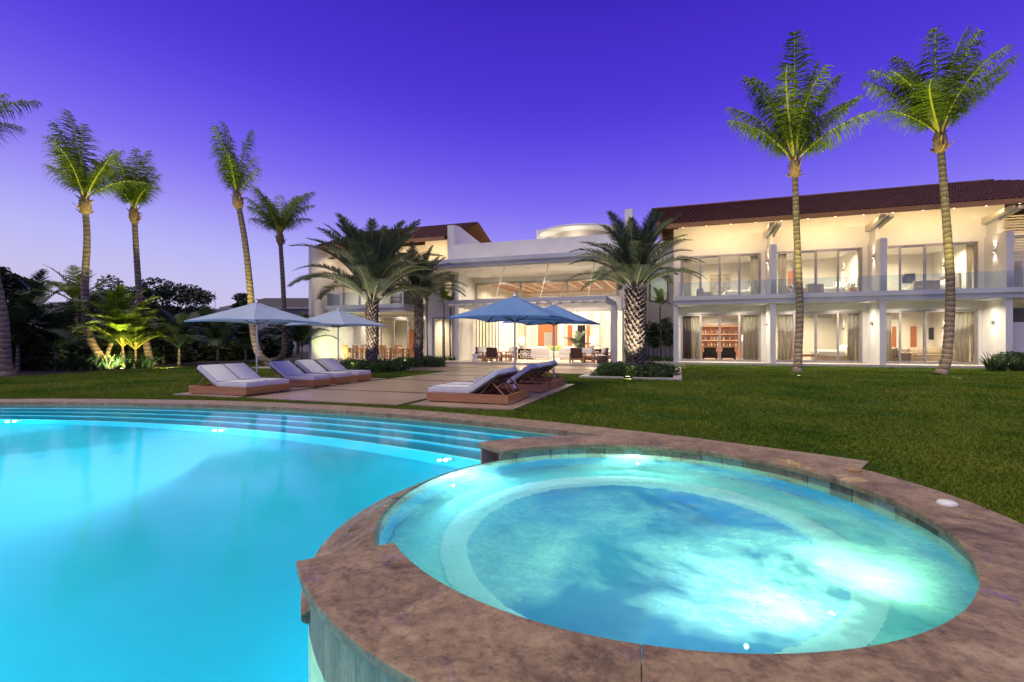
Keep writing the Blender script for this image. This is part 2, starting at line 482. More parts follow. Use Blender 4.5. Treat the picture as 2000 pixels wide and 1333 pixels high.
# ------------------------------------------------------------------ mesh builder
class MB:
    def __init__(s):
        s.v, s.f, s.m, s.sm = [], [], [], []

    def face(s, idx, mi=0, sm=False):
        s.f.append(idx)
        s.m.append(mi)
        s.sm.append(sm)

    def box(s, x0, x1, y0, y1, z0, z1, mi=0):
        b = len(s.v)
        s.v += [(x0, y0, z0), (x1, y0, z0), (x1, y1, z0), (x0, y1, z0), (x0, y0, z1), (x1, y0, z1), (x1, y1, z1), (x0, y1, z1)]
        for q in ((3, 2, 1, 0), (4, 5, 6, 7), (0, 1, 5, 4), (1, 2, 6, 5), (2, 3, 7, 6), (3, 0, 4, 7)):
            s.face([b + i for i in q], mi)
        return s

    def obox(s, c, size, rot=None, mi=0):
        hx, hy, hz = size[0] / 2, size[1] / 2, size[2] / 2
        b = len(s.v)
        rot = rot or Matrix.Identity(3)
        c = Vector(c)
        for p in ((-hx, -hy, -hz), (hx, -hy, -hz), (hx, hy, -hz), (-hx, hy, -hz), (-hx, -hy, hz), (hx, -hy, hz), (hx, hy, hz), (-hx, hy, hz)):
            s.v.append(tuple(c + rot @ Vector(p)))
        for q in ((3, 2, 1, 0), (4, 5, 6, 7), (0, 1, 5, 4), (1, 2, 6, 5), (2, 3, 7, 6), (3, 0, 4, 7)):
            s.face([b + i for i in q], mi)
        return s

    def bar(s, a, b, w, h, mi=0):
        a, b = Vector(a), Vector(b)
        d = b - a
        L = d.length
        rot = d.to_track_quat('X', 'Z').to_matrix()
        return s.obox((a + b) / 2, (L, w, h), rot, mi)

    def rbox(s, x0, x1, y0, y1, z0, z1, r, mi=0, seg=2):
        """box with rounded edges"""
        bm = bmesh.new()
        bmesh.ops.create_cube(bm, size=1.0)
        for v in bm.verts:
            v.co = Vector(((x0 + x1) / 2 + v.co.x * (x1 - x0), (y0 + y1) / 2 + v.co.y * (y1 - y0), (z0 + z1) / 2 + v.co.z * (z1 - z0)))
        bmesh.ops.bevel(bm, geom=bm.edges[:], offset=r, segments=seg, profile=0.6, affect='EDGES')
        return s.addbm(bm, mi, True)

    def addbm(s, bm, mi=0, sm=False, mtx=None):
        b = len(s.v)
        bm.verts.index_update()
        for v in bm.verts:
            s.v.append(tuple(mtx @ v.co) if mtx else tuple(v.co))
        for f in bm.faces:
            s.face([b + v.index for v in f.verts], mi, sm)
        bm.free()
        return s

    def tube(s, pts, rad, n=8, mi=0, cap=True, sm=True):
        pts = [Vector(p) for p in pts]
        if not hasattr(rad, '__len__'):
            rad = [rad] * len(pts)
        rings = []
        ref = Vector((1, 0, 0))
        for i, p in enumerate(pts):
            t = (pts[min(i + 1, len(pts) - 1)] - pts[max(i - 1, 0)])
            if t.length < 1e-9:
                t = Vector((0, 0, 1))
            t.normalize()
            if abs(t.dot(ref)) > 0.95:
                ref = Vector((0, 1, 0))
            a = (ref - t * ref.dot(t)).normalized()
            ref = a
            c = t.cross(a)
            b = len(s.v)
            for k in range(n):
                an = 2 * PI * k / n
                s.v.append(tuple(p + (a * math.cos(an) + c * math.sin(an)) * rad[i]))
            rings.append(b)
        for i in range(len(rings) - 1):
            for k in range(n):
                s.face([rings[i] + k, rings[i] + (k + 1) % n, rings[i + 1] + (k + 1) % n, rings[i + 1] + k], mi, sm)
        if cap:
            s.face([rings[0] + k for k in range(n)][::-1], mi)
            s.face([rings[-1] + k for k in range(n)], mi)
        return s

    def lathe(s, prof, c=(0, 0, 0), n=20, mi=0, sm=True, a0=0.0, a1=2 * PI, cap=False):
        full = abs(a1 - a0) > 2 * PI - 1e-6
        cnt = n if full else n + 1
        b = len(s.v)
        for (r, z) in prof:
            for k in range(cnt):
                an = a0 + (a1 - a0) * k / n
                s.v.append((c[0] + r * math.cos(an), c[1] + r * math.sin(an), c[2] + z))
        for i in range(len(prof) - 1):
            for k in range(n):
                k2 = (k + 1) % cnt
                s.face([b + i * cnt + k, b + i * cnt + k2, b + (i + 1) * cnt + k2, b + (i + 1) * cnt + k], mi, sm)
        if cap and not full:
            s.face([b + i * cnt for i in range(len(prof))][::-1], mi)
            s.face([b + i * cnt + n for i in range(len(prof))], mi)
        return s

    def sector(s, c, r0, r1, a0, a1, z0, z1, n=6, mi=0):
        """solid ring segment"""
        return s.lathe([(r0, z0), (r1, z0), (r1, z1), (r0, z1), (r0, z0)], (c[0], c[1], 0), n, mi, False, a0, a1) if abs(a1 - a0) > 2 * PI - 1e-6 \
            else s._sector(c, r0, r1, a0, a1, z0, z1, n, mi)

    def _sector(s, c, r0, r1, a0, a1, z0, z1, n, mi):
        b = len(s.v)
        for k in range(n + 1):
            an = a0 + (a1 - a0) * k / n
            for r, z in ((r0, z0), (r1, z0), (r1, z1), (r0, z1)):
                s.v.append((c[0] + r * math.cos(an), c[1] + r * math.sin(an), z))
        for k in range(n):
            p, q = b + 4 * k, b + 4 * k + 4
            for i in range(4):
                j = (i + 1) % 4
                s.face([p + i, p + j, q + j, q + i], mi)
        s.face([b, b + 3, b + 2, b + 1], mi)
        e = b + 4 * n
        s.face([e, e + 1, e + 2, e + 3], mi)
        return s

    def poly(s, pts, mi=0):
        b = len(s.v)
        s.v += [tuple(p) for p in pts]
        s.face(list(range(b, b + len(pts))), mi)
        return s

    def prism(s, poly, axis, a, b, mi=0):
        """extrude a 2D polygon along an axis: 'x' -> poly is (y,z); 'y' -> (x,z); 'z' -> (x,y)"""
        def P(p, t):
            return {'x': (t, p[0], p[1]), 'y': (p[0], t, p[1]), 'z': (p[0], p[1], t)}[axis]
        n = len(poly)
        o = len(s.v)
        s.v += [P(p, a) for p in poly] + [P(p, b) for p in poly]
        s.face([o + i for i in range(n)][::-1], mi)
        s.face([o + n + i for i in range(n)], mi)
        for i in range(n):
            j = (i + 1) % n
            s.face([o + i, o + j, o + n + j, o + n + i], mi)
        return s

    def mesh(s, name, mats, off=(0, 0, 0), fixn=True):
        me = bpy.data.meshes.new(name)
        ox, oy, oz = off
        me.from_pydata([(x - ox, y - oy, z - oz) for x, y, z in s.v], [], s.f)
        for m in (mats if isinstance(mats, (list, tuple)) else [mats]):
            me.materials.append(m)
        me.polygons.foreach_set('material_index', s.m)
        me.polygons.foreach_set('use_smooth', s.sm)
        me.update()
        if fixn:
            bm = bmesh.new()
            bm.from_mesh(me)
            bmesh.ops.recalc_face_normals(bm, faces=bm.faces)
            bm.to_mesh(me)
            bm.free()
        if any(s.sm):
            me.set_sharp_from_angle(angle=R(50))
        return me

    def build(s, name, mats, parent=None, loc=(0, 0, 0), fixn=True):
        """world coordinates; parts are shifted into their thing's frame"""
        off = origin(parent) if parent else Vector(loc)
        me = s.mesh(name, mats, off, fixn)
        o = bpy.data.objects.new(name, me)
        COL.objects.link(o)
        if parent:
            o.parent = parent
        else:
            o.location = loc
        return o


def origin(o):
    v = Vector((0, 0, 0))
    while o:
        v = v + o.location
        o = o.parent
    return v


def tag(o, label=None, cat=None, group=None, kind=None):
    if label:
        o['label'] = label
    if cat:
        o['category'] = cat
    if group:
        o['group'] = group
    if kind:
        o['kind'] = kind
    return o


def thing(name, label, cat, loc=(0, 0, 0), rz=0.0, group=None):
    o = bpy.data.objects.new(name, None)
    o.empty_display_size = 0.2
    COL.objects.link(o)
    o.location = loc
    o.rotation_euler = (0, 0, rz)
    return tag(o, label, cat, group)


def link(name, me, parent=None, loc=(0, 0, 0), rot=(0, 0, 0), scale=(1, 1, 1)):
    o = bpy.data.objects.new(name, me)
    COL.objects.link(o)
    o.parent = parent
    o.location = loc
    o.rotation_euler = rot
    o.scale = scale
    return o


def kids(o):
    return [c for c in COL.objects if c.parent == o]


KIDS_CACHE = {}


def collect(root):
    """(object, children) tree, read once per prototype"""
    if root.name not in KIDS_CACHE:
        KIDS_CACHE[root.name] = [(c, [g for g in c.children]) for c in root.children]
    return KIDS_CACHE[root.name]


def dup(root, loc, rz=0.0, label=None, group=None, scale=None):
    tree = collect(root)
    r = root.copy()
    COL.objects.link(r)
    r.location = loc
    r.rotation_euler = (0, 0, rz)
    if scale:
        r.scale = scale
    if label:
        r['label'] = label
    if group:
        r['group'] = group
    for c, gs in tree:
        k = c.copy()
        COL.objects.link(k)
        k.parent = r
        for g in gs:
            q = g.copy()
            COL.objects.link(q)
            q.parent = k
    return r


def lamp(name, kind, loc, power, color, parent=None, aim=None, size=0.1, spot=90, blend=0.5, size_y=None):
    l = bpy.data.lights.new(name, kind)
    l.energy = power
    l.color = color
    if kind == 'AREA':
        if size_y:
            l.shape = 'RECTANGLE'
            l.size, l.size_y = size, size_y
        else:
            l.shape = 'DISK'
            l.size = size
        l.spread = R(150)
    else:
        l.shadow_soft_size = size
    if kind == 'SPOT':
        l.spot_size = R(spot)
        l.spot_blend = blend
    o = bpy.data.objects.new(name, l)
    COL.objects.link(o)
    loc = Vector(loc)
    if aim is not None:
        o.rotation_euler = (Vector(aim) - loc).to_track_quat('-Z', 'Y').to_euler()
    if parent:
        o.parent = parent
        loc = loc - origin(parent)
    o.location = loc
    return o


WARM = (1.0, 0.80, 0.55)
WARM2 = (1.0, 0.86, 0.66)
AMBER = (1.0, 0.72, 0.36)
# ================================================================== GROUND, POOL, SPA
PC = (-7.0, -12.37)          # centre of the pool's long curved edge
PR = 20.45                   # its inner radius
SPA = (-0.26, 3.46)
WATER_Z = -0.06
A_END, A_START = R(64.5), R(148)


def arc(c, r, a0, a1, n):
    return [(c[0] + r * math.cos(a0 + (a1 - a0) * k / n), c[1] + r * math.sin(a0 + (a1 - a0) * k / n)) for k in range(n + 1)]


far_arc = arc(PC, PR, A_START, A_END, 90)
spa_right = arc(SPA, 2.05, R(48), R(-100), 24)
spa_left = arc(SPA, 2.05, R(48), R(260), 40)
near_edge = [(-1.0, -1.5)]
hole = far_arc + spa_right + near_edge
pool_poly = far_arc + spa_left + near_edge


def sheet(name, rings, z, m, kind, loc=(0, 0, 0)):
    loops = [[Vector((x, y, 0)) for x, y in r] for r in rings]
    tris = tessellate_polygon(loops)
    flat = [p for r in rings for p in r]
    mb = MB()
    mb.v = [(x, y, z) for x, y in flat]
    for t in tris:
        a, b, c = [flat[i] for i in t]
        if (b[0] - a[0]) * (c[1] - a[1]) - (b[1] - a[1]) * (c[0] - a[0]) < 0:
            t = (t[0], t[2], t[1])
        mb.face(list(t))
    o = mb.build(name, m, None, loc, fixn=False)
    o['kind'] = kind
    return o


big = [(-500, -300), (500, -300), (500, 900), (-500, 900)]
lawn = sheet('lawn', [big, hole[::-1]], 0.0, M_LAWN, 'structure')

# ---- pool basin: curved steps on the far side, then the deep floor
basin = thing('pool', None, None)
basin['kind'] = 'structure'
SW, SH = 0.36, 0.16
prof = [(PR, 0.0), (PR, -0.20)]
r_, z_ = PR, -0.20
for k in range(3):
    r_ -= SW
    prof.append((r_, z_))
    z_ -= SH
    prof.append((r_, z_))
r_ -= SW
prof.append((r_, z_))
FLOOR_Z = -1.25
prof.append((r_, FLOOR_Z))
R_LAMP = r_
mb = MB()
mb.lathe(prof, (PC[0], PC[1], 0), 110, 0, False, A_END - R(4), A_START + R(2))
mb.build('steps', M_POOLS, basin, fixn=False)
r_, z_ = PR, -0.20
for k in range(4):
    r_ -= SW
    mb = MB()
    mb.lathe([(r_ + 0.055, z_ + 0.003), (r_ - 0.003, z_ + 0.003), (r_ - 0.003, z_ - 0.04)], (PC[0], PC[1], 0), 110, 0, False, A_END - R(4), A_START + R(2))
    mb.build('step_edge', M_POOLE, basin, fixn=False)
    z_ -= SH
mb = MB()
loops = [[Vector((x, y, 0)) for x, y in pool_poly]]
mb.v = [(x, y, FLOOR_Z) for x, y in pool_poly]
for t in tessellate_polygon(loops):
    mb.face(list(t))
mb.build('floor', M_POOLP, basin)
mb = MB()
cl = [far_arc[-1]] + [spa_left[0]]
for a, b in ((far_arc[-1], spa_left[0]), (spa_left[-1], near_edge[0]), (near_edge[0], far_arc[0])):
    mb.poly([(a[0], a[1], 0), (b[0], b[1], 0), (b[0], b[1], FLOOR_Z), (a[0], a[1], FLOOR_Z)])
mb.build('side_wall', M_POOLP, basin)
mb = MB()
mb.lathe([(2.10, FLOOR_Z), (2.10, -0.62)], (SPA[0], SPA[1], 0), 60, 0, True)
mb.build('tub_footing', M_POOLP, basin, fixn=False)

wat = sheet('pool_water', [pool_poly], WATER_Z, M_WATER, 'structure')

# ---- coping round the pool
coping = thing('pool_coping', None, None)
coping['kind'] = 'structure'
a = A_END
step = 0.92 / PR
k = 0
while a < R(142):
    mb = MB()
    jit = random.uniform(-0.002, 0.002)
    mb._sector(PC, PR - 0.05, PR + 0.58, a, a + step - 0.0004, -0.06, 0.022 + jit, 5, 0)
    mb.build('coping_slab', M_COPINGP, coping)
    a += step
    k += 1
mb = MB()
mb._sector(PC, PR - 0.02, PR + 0.5, A_END, R(144), -0.2, -0.062, 90, 0)
mb.build('waterline_tile_band', M_WTILE2, coping)

# ---- underwater pool lamps
def arc_angle_for(px):
    lo, hi = R(60), R(150)
    best = None
    for i in range(900):
        t = lo + (hi - lo) * i / 900
        X, Y = PC[0] + R_LAMP * math.cos(t), PC[1] + R_LAMP * math.sin(t)
        d = -X * SN + Y * CS
        if d < 0.5:
            continue
        p = CX + F_ * (X * CS + Y * SN) / d
        if best is None or abs(p - px) < best[0]:
            best = (abs(p - px), t)
    return best[1]


def pool_lamp(x, y, z, nx, ny, label, power, tilt=-0.35):
    power *= 0.75
    t = thing('pool_lamp', label, 'pool light', (x, y, z), 0, 'underwater pool lights')
    rot = Vector((nx, ny, 0)).to_track_quat('Z', 'X').to_matrix()
    for nm, m, prof_ in (('bezel', M_STEEL, [(0.04, 0.0), (0.09, 0.0), (0.09, 0.015), (0.07, 0.025)]), ('lens', M_COOLBULB, [(0.0, 0.02), (0.04, 0.018), (0.07, 0.01)])):
        q = MB()
        q.lathe(prof_, (0, 0, 0), 16)
        q.v = [tuple(rot @ Vector(p) + Vector((x, y, z))) for p in q.v]
        q.build(nm, m, t)
    lamp('pool_lamp_light', 'SPOT', (x + nx * 0.09, y + ny * 0.09, z), power, (0.72, 0.97, 1.0), t,
         (x + nx * 2, y + ny * 2, z + tilt), 0.025, 165, 0.5)
    if ny < 0 and power > 300:
        lamp('pool_lamp_beam', 'SPOT', (x + nx * 0.12, y + ny * 0.12, z), power * 11.0, (1.0, 1.0, 1.0), t, (x + nx * 1.1, y + ny * 1.1, FLOOR_Z), 0.015, 84, 1.0)
    lamp('pool_lamp_glow', 'POINT', (x + nx * 0.22, y + ny * 0.22, z + 0.1), power * 0.16, (0.8, 0.98, 1.0), t, None, 0.025)
    return t


for px, lb, pw in ((40, 'round pool light glowing under the steps at the far edge of the picture', 900),
                   (440, 'round pool light glowing under the steps in front of the double lounger', 1000),
                   (880, 'round pool light glowing under the steps beside the hot tub', 200)):
    t_ = arc_angle_for(px)
    pool_lamp(PC[0] + (R_LAMP - 0.005) * math.cos(t_), PC[1] + (R_LAMP - 0.005) * math.sin(t_), -0.86, -math.cos(t_), -math.sin(t_), lb, pw)
for i, (x, pw) in enumerate(((-3.2, 1350), (-6.8, 1400), (-10.6, 1400), (-14.4, 1400), (-18.2, 1400))):  # added lamps out of view, spreading an even cyan glow through the water
    pool_lamp(x, -1.49, -0.75, 0, 1, 'added unseen round pool light in the near pool wall, number %s from the hot tub' % ('one two three four five'.split()[i]), pw)

# ---- spa tub
CZ = 0.33
spa = thing('hot_tub', 'raised round stone hot tub with travertine rim and bubbling turquoise water', 'hot tub', (SPA[0], SPA[1], 0))
c3 = (SPA[0], SPA[1], 0)
bounds = [226, 274.5] + [274.5 + 45.9 * k for k in range(1, 6)]
for i in range(6):
    mb = MB()
    mb._sector(SPA, 1.69, 2.17, R(bounds[i]) + 0.0004, R(bounds[i + 1]) - 0.0004, CZ - 0.045, CZ + (0.0015 if i % 2 else 0.0), 18, 0)
    o = mb.build('coping_slab', M_COPING, spa)
    bv = o.modifiers.new('edge', 'BEVEL')
    bv.width = 0.006
    bv.segments = 2
    bv.limit_method = 'ANGLE'
    bv.angle_limit = R(60)
# masonry core and inner basin
mb = MB()
mb.lathe([(2.085, -1.25), (2.085, CZ - 0.046), (1.765, CZ - 0.046), (1.765, -0.3)], c3, 72, 0, True, R(226), R(504))
mb.lathe([(2.085, -1.25), (2.085, 0.0), (1.765, 0.04), (1.765, -0.3)], c3, 24, 0, True, R(144), R(226))
mb.build('core', M_GROUT, spa, fixn=False)
mb = MB()
mb.lathe([(1.75, 0.20), (1.75, -0.20), (1.72, -0.24), (1.24, -0.25), (1.20, -0.28), (1.17, -0.66), (1.1, -0.72), (0.0, -0.74)], c3, 72, 0, True)
mb.build('basin', M_SPAP, spa, fixn=False)
mb = MB()
mb.lathe([(1.71, -0.232), (1.60, -0.238), (1.25, -0.243), (1.195, -0.27), (1.19, -0.33)], c3, 72, 0, True)
mb.build('bench', M_SPAB, spa, fixn=False)
mb = MB()
mb.lathe([(1.36, -0.236), (1.25, -0.238), (1.192, -0.262), (1.186, -0.34)], c3, 72, 0, True)
mb.build('bench_edge', M_BENCHEDGE, spa, fixn=False)
random.seed(3)
# outer wall tiles
nt_ = 30
for i in range(nt_):
    a0 = 226 + 278 / nt_ * i
    a1 = 226 + 278 / nt_ * (i + 1)
    mb = MB()
    mb._sector(SPA, 2.085, 2.108 + random.uniform(-0.003, 0.003), R(a0) + 0.0014, R(a1) - 0.0014, -0.7, CZ - 0.047, 3, 0)
    mb.build('wall_tile', random.choice([M_WTILE, M_WTILE, M_WTILE3, M_WTILEW]), spa)
for i in range(9):
    a0 = 144 + 82 / 9 * i
    mb = MB()
    mb._sector(SPA, 2.085, 2.108, R(a0) + 0.0014, R(a0 + 82 / 9) - 0.0014, -0.7, -0.002, 3, 0)
    mb.build('wall_tile', random.choice([M_WTILE, M_WTILE3]), spa)
# inner waterline tiles
ni = 44
for i in range(ni):
    a0 = 226 + 278 / ni * i
    mb = MB()
    mb._sector(SPA, 1.735 + random.uniform(-0.004, 0.004), 1.765, R(a0) + 0.0016, R(a0 + 278 / ni) - 0.0016, 0.06, CZ - 0.047, 2, 0)
    mb.build('waterline_tile', random.choice([M_WTILE2, M_WTILE2, M_WTILE, M_WTILE2, M_WTILE3]), spa)
# sloping spillway stones
for i, (a0, a1) in enumerate(((144.3, 164), (164, 185), (185, 206), (206, 225.7))):
    mb = MB()
    mb.lathe([(1.735, 0.05), (1.735, 0.212), (1.78, 0.212), (1.83, 0.195), (2.12, 0.06), (2.145, 0.045), (2.145, 0.018), (2.12, 0.0), (1.735, 0.05)],
             c3, 12, 0, False, R(a0) + 0.001, R(a1) - 0.001, True)
    mb.build('spillway_slab', M_COPING, spa)
for px, py, lb in ((1668, 921, 'small'), (1850, 986, 'small')):
    x, y = G(px, py, CZ)
    mb = MB()
    mb.lathe([(0.055, 0.0), (0.055, 0.012), (0.045, 0.022), (0.02, 0.028), (0.0, 0.028)], (x, y, CZ), 18)
    mb.build('rim_cap', M_CERAM if px > 1700 else M_FIBRE, spa)
# lamps of the tub
for nm, an, pw, zz, lc in (('a', -62, 46, -0.225, (0.92, 1.0, 0.95)), ('b', -33, 44, -0.225, (0.80, 1.0, 0.62)), ('c', 165, 66, -0.12, (0.50, 0.82, 1.0)), ('d', 95, 46, -0.12, (0.75, 1.0, 0.85))):
    up = nm in 'ab'
    rr = 1.22 if up else 1.73
    x, y = SPA[0] + rr * math.cos(R(an)), SPA[1] + rr * math.sin(R(an))
    nx, ny = -math.cos(R(an)), -math.sin(R(an))
    q = MB()
    q.lathe([(0.0, 0.008), (0.015, 0.007), (0.024, 0.004), (0.026, 0.0)], (0, 0, 0), 16)
    rot = Vector((nx * 0.5, ny * 0.5, 1) if up else (nx, ny, 0)).to_track_quat('Z', 'X').to_matrix()
    q.v = [tuple(rot @ Vector(p) + Vector((x, y, zz))) for p in q.v]
    q.build('underwater_lamp', M_TUBLENS, spa)
    lamp('tub_light', 'SPOT', (x + nx * 0.05, y + ny * 0.05, zz + 0.03), pw, lc, spa,
         (x + nx * 0.6, y + ny * 0.6, zz + (0.8 if up else 0.35)), 0.005, 172, 0.4)

mb = MB()
mb.lathe([(1.77, 0.0), (1.55, 0.0), (1.2, 0.0), (0.7, 0.0), (0.0, 0.0)], (SPA[0], SPA[1], 0.222), 72, 0, False)
sw = mb.build('hot_tub_water', M_WATERS, None, fixn=False)
me = sw.data
if me.polygons[0].normal.z < 0:
    me.flip_normals()
sw['kind'] = 'structure'

# ---- paving: the path of big slabs, the lounger platforms
path = thing('paved_path', None, None)
path['kind'] = 'structure'
J = 0.095


def slab(x0, x1, y0, y1, z=0.035, par=path, m=M_PAVER, nm='paving_slab'):
    q = MB()
    q.box(x0, x1, y0, y1, -0.05, z)
    o = q.build(nm, m, par)
    return o


ys = [(8.95, 11.33), (11.33, 15.08), (15.08, 17.62), (17.62, 20.05)]
for y0, y1 in ys:
    slab(-10.02 + J, -5.62 - J, y0 + J, y1 - J)
for x0, x1 in ((-12.9, -10.15), (-10.15, -7.0), (-7.0, -3.72)):
    slab(x0 + J * .6, x1 - J * .6, 20.05 + J, 23.1 - J)
    slab(x0 + J * .6, x1 - J * .6, 23.1 + J, 26.2)
slab(-12.35, -10.14, 9.0, 11.15)
slab(-12.35, -10.14, 11.27, 13.2)
slab(-12.35, -10.14, 13.32, 15.3)
slab(-5.52, -3.14, 9.18, 11.3)
slab(-5.52, -3.14, 11.42, 13.3)
slab(-5.52, -3.14, 13.42, 15.3)

# ---- planting bed along the garden's side
bed = MB()
bedpts = [(-24.2, 9.0), (-24.9, 14.6), (-25.6, 21.0), (-26.0, 27.5), (-26.5, 40), (-60, 60), (-75, 20), (-45, -5)]
bed.poly([(x, y, 0.02) for x, y in bedpts])
bed.build('garden_bed', M_SOIL)['kind'] = 'structure'

# ---- ponds with pale stone rims
def pond(x0, x1, y0, y1, w, label):
    t = thing('pond', label, 'pond', ((x0 + x1) / 2, (y0 + y1) / 2, 0))
    for a_, b_, c_, d_ in ((x0, x1, y0, y0 + w), (x0, x1, y1 - w, y1), (x0, x0 + w, y0 + w, y1 - w), (x1 - w, x1, y0 + w, y1 - w)):
        MB().box(a_, b_, c_, d_, -0.05, 0.07).build('rim_stone', M_CURB, t)
    MB().box(x0 + w, x1 - w, y0 + w, y1 - w, -0.05, 0.012).build('bed', M_PONDBED, t)
    q = MB().poly([(x0 + w, y0 + w, 0.045), (x1 - w, y0 + w, 0.045), (x1 - w, y1 - w, 0.045), (x0 + w, y1 - w, 0.045)])
    q.build('water_surface', M_POND, t)
    return t


pond(-3.6, 0.08, 18.25, 26.1, 0.3, 'pale rimmed pond round the large date palm by the bedroom wing')
pond(-20.5, -13.05, 19.0, 26.0, 0.3, 'pale rimmed pond round the two date palms by the dining terrace')

# ---- grass blades
rng = np.random.default_rng(5)
N = 520000
px = rng.uniform(-60, 2060, N)
d = 3.6 * np.exp(rng.uniform(0, 1, N) * math.log(34 / 3.6))
u = (px - CX) / F_
X = (-SN + u * CS) * d
Y = (CS + u * SN) * d
rr = np.hypot(X - PC[0], Y - PC[1])
keep = (rr > PR + 0.60) | ((X > 1.2) & (rr > 10) & (np.hypot(X - SPA[0], Y - SPA[1]) > 2.2) & (np.arctan2(Y - PC[1], X - PC[0]) < A_END))
keep &= np.hypot(X - SPA[0], Y - SPA[1]) > 2.2


def cut(x0, x1, y0, y1):
    global keep
    keep &= ~((X > x0) & (X < x1) & (Y > y0) & (Y < y1))


for y0, y1 in ys:
    cut(-10.02 + J, -5.62 - J, y0 + J, y1 - J)
cut(-12.9, -3.6, 20.1, 27)
cut(-12.35, -10.14, 9.0, 15.3)
cut(-5.52, -3.14, 9.18, 15.3)
cut(-3.62, 0.1, 18.2, 27)
cut(-20.5, -13.0, 19.0, 27)
cut(-30, -13, 25.9, 60)
cut(-13.2, 0.3, 26, 60)
cut(-1, 30, 30.7, 60)
keep &= X > -24.4 - 0.12 * (Y - 9)
X, Y, d = X[keep], Y[keep], d[keep]
n_ = len(X)
an = rng.uniform(0, 2 * PI, n_)
w = (0.004 + 0.0011 * d) * rng.uniform(0.7, 1.3, n_)
clump = 0.5 + 0.5 * np.sin(X * 1.7 + 1.3 * np.sin(Y * 1.1)) * np.sin(Y * 2.3 + 0.8 * np.sin(X * 2.1))
h = (0.020 + 0.022 * clump + 0.0005 * d) * rng.uniform(0.5, 1.25, n_)
lean = h * rng.uniform(0.3, 1.4, n_)
la = rng.uniform(0, 2 * PI, n_)
co = np.empty((n_, 3, 3), np.float32)
co[:, 0] = np.stack([X - np.cos(an) * w, Y - np.sin(an) * w, np.zeros(n_)], 1)
co[:, 1] = np.stack([X + np.cos(an) * w, Y + np.sin(an) * w, np.zeros(n_)], 1)
co[:, 2] = np.stack([X + np.cos(la) * lean, Y + np.sin(la) * lean, h], 1)
me = bpy.data.meshes.new('grass')
me.vertices.add(n_ * 3)
me.vertices.foreach_set('co', co.ravel())
me.loops.add(n_ * 3)
me.loops.foreach_set('vertex_index', np.arange(n_ * 3, dtype=np.int32))
me.polygons.add(n_)
me.polygons.foreach_set('loop_start', np.arange(0, n_ * 3, 3, dtype=np.int32))
me.polygons.foreach_set('loop_total', np.full(n_, 3, dtype=np.int32))
me.update(calc_edges=True)
me.materials.append(M_GRASS)
go = bpy.data.objects.new('grass', me)
COL.objects.link(go)
tag(go, 'short mown green lawn grass between the pool and the house', 'grass', None, 'stuff')
# ================================================================== THE VILLA
villa = thing('villa', 'two storey white stucco villa with lit rooms, tiled roofs and a hanging pergola', 'house', (0, 31, 0))
FL = 0.15


def part(name, m, par=villa):
    class _P(MB):
        def done(s, **k):
            return s.build(name, m, par, **k)
    return _P()


def vb(name, m, x0, x1, y0, y1, z0, z1, par=villa):
    return MB().box(x0, x1, y0, y1, z0, z1).build(name, m, par)


def downlight(x, y, z, power, color=WARM, par=villa, size=0.22, nm='ceiling_lamp'):
    q = MB()
    q.lathe([(size * 0.5, 0.0), (size * 0.62, -0.004), (size * 0.62, -0.016), (size * 0.5, -0.012)], (x, y, z), 14)
    o = q.build(nm, M_STEEL, par)
    lamp('room_light', 'AREA', (x, y, z - 0.014), power * 2.2, color, par, (x, y, z - 2), size)
    return o


def sconce(x, y, z, sx, sy, power=30, par=villa, color=WARM2):
    """wall light throwing a beam up and a beam down; (sx, sy) points away from the wall"""
    cx, cy_ = x + sx * 0.055, y + sy * 0.055
    q = MB()
    q.rbox(cx - 0.05, cx + 0.05, cy_ - 0.05, cy_ + 0.05, z - 0.09, z + 0.09, 0.01)
    o = q.build('wall_lamp', M_STEEL, par)
    for k in (1, -1):
        q = MB()
        q.lathe([(0.0, 0.0), (0.035, 0.0)], (cx, cy_, z + k * 0.093), 12)
        q.build('lamp_glass', M_BULB, o)
        lx, ly = x + sx * 0.09, y + sy * 0.09
        lamp('wall_lamp_beam', 'SPOT', (lx, ly, z + k * 0.11), power, color, o, (lx - sx * 0.10, ly - sy * 0.10, z + k * 1.1), 0.03, 80, 0.8)
    return o


def sliding_door(x0, x1, y, z0, z1, n, par=villa, m=M_ALU, thick=None, glass=M_GLASS, d=0.07):
    """frame with n glazed leaves; each leaf is a pane in its own stiles"""
    q = MB()
    fw = 0.07
    q.box(x0, x1, y - d, y + d, z1 - fw, z1)
    q.box(x0, x1, y - d, y + d, z0, z0 + 0.04)
    q.box(x0, x0 + fw, y - d, y + d, z0 + 0.04, z1 - fw)
    q.box(x1 - fw, x1, y - d, y + d, z0 + 0.04, z1 - fw)
    fr = q.build('sliding_door', m, par)
    a, b = x0 + fw, x1 - fw
    w = (b - a) / n
    for i in range(n):
        p0, p1 = a + i * w, a + (i + 1) * w
        yy = y + (0.028 if i % 2 else -0.028)
        q = MB()
        s = 0.065
        q.box(p0, p0 + s, yy - 0.022, yy + 0.022, z0 + 0.045, z1 - fw - 0.003)
        q.box(p1 - s, p1, yy - 0.022, yy + 0.022, z0 + 0.045, z1 - fw - 0.003)
        q.box(p0 + s, p1 - s, yy - 0.022, yy + 0.022, z0 + 0.045, z0 + 0.12)
        q.box(p0 + s, p1 - s, yy - 0.022, yy + 0.022, z1 - fw - 0.08, z1 - fw - 0.003)
        q.build('leaf_frame', m, fr)
        q = MB()
        q.box(p0 + s - 0.003, p1 - s + 0.003, yy - 0.005, yy + 0.005, z0 + 0.117, z1 - fw - 0.077)
        q.build('pane', glass, fr)
    return fr


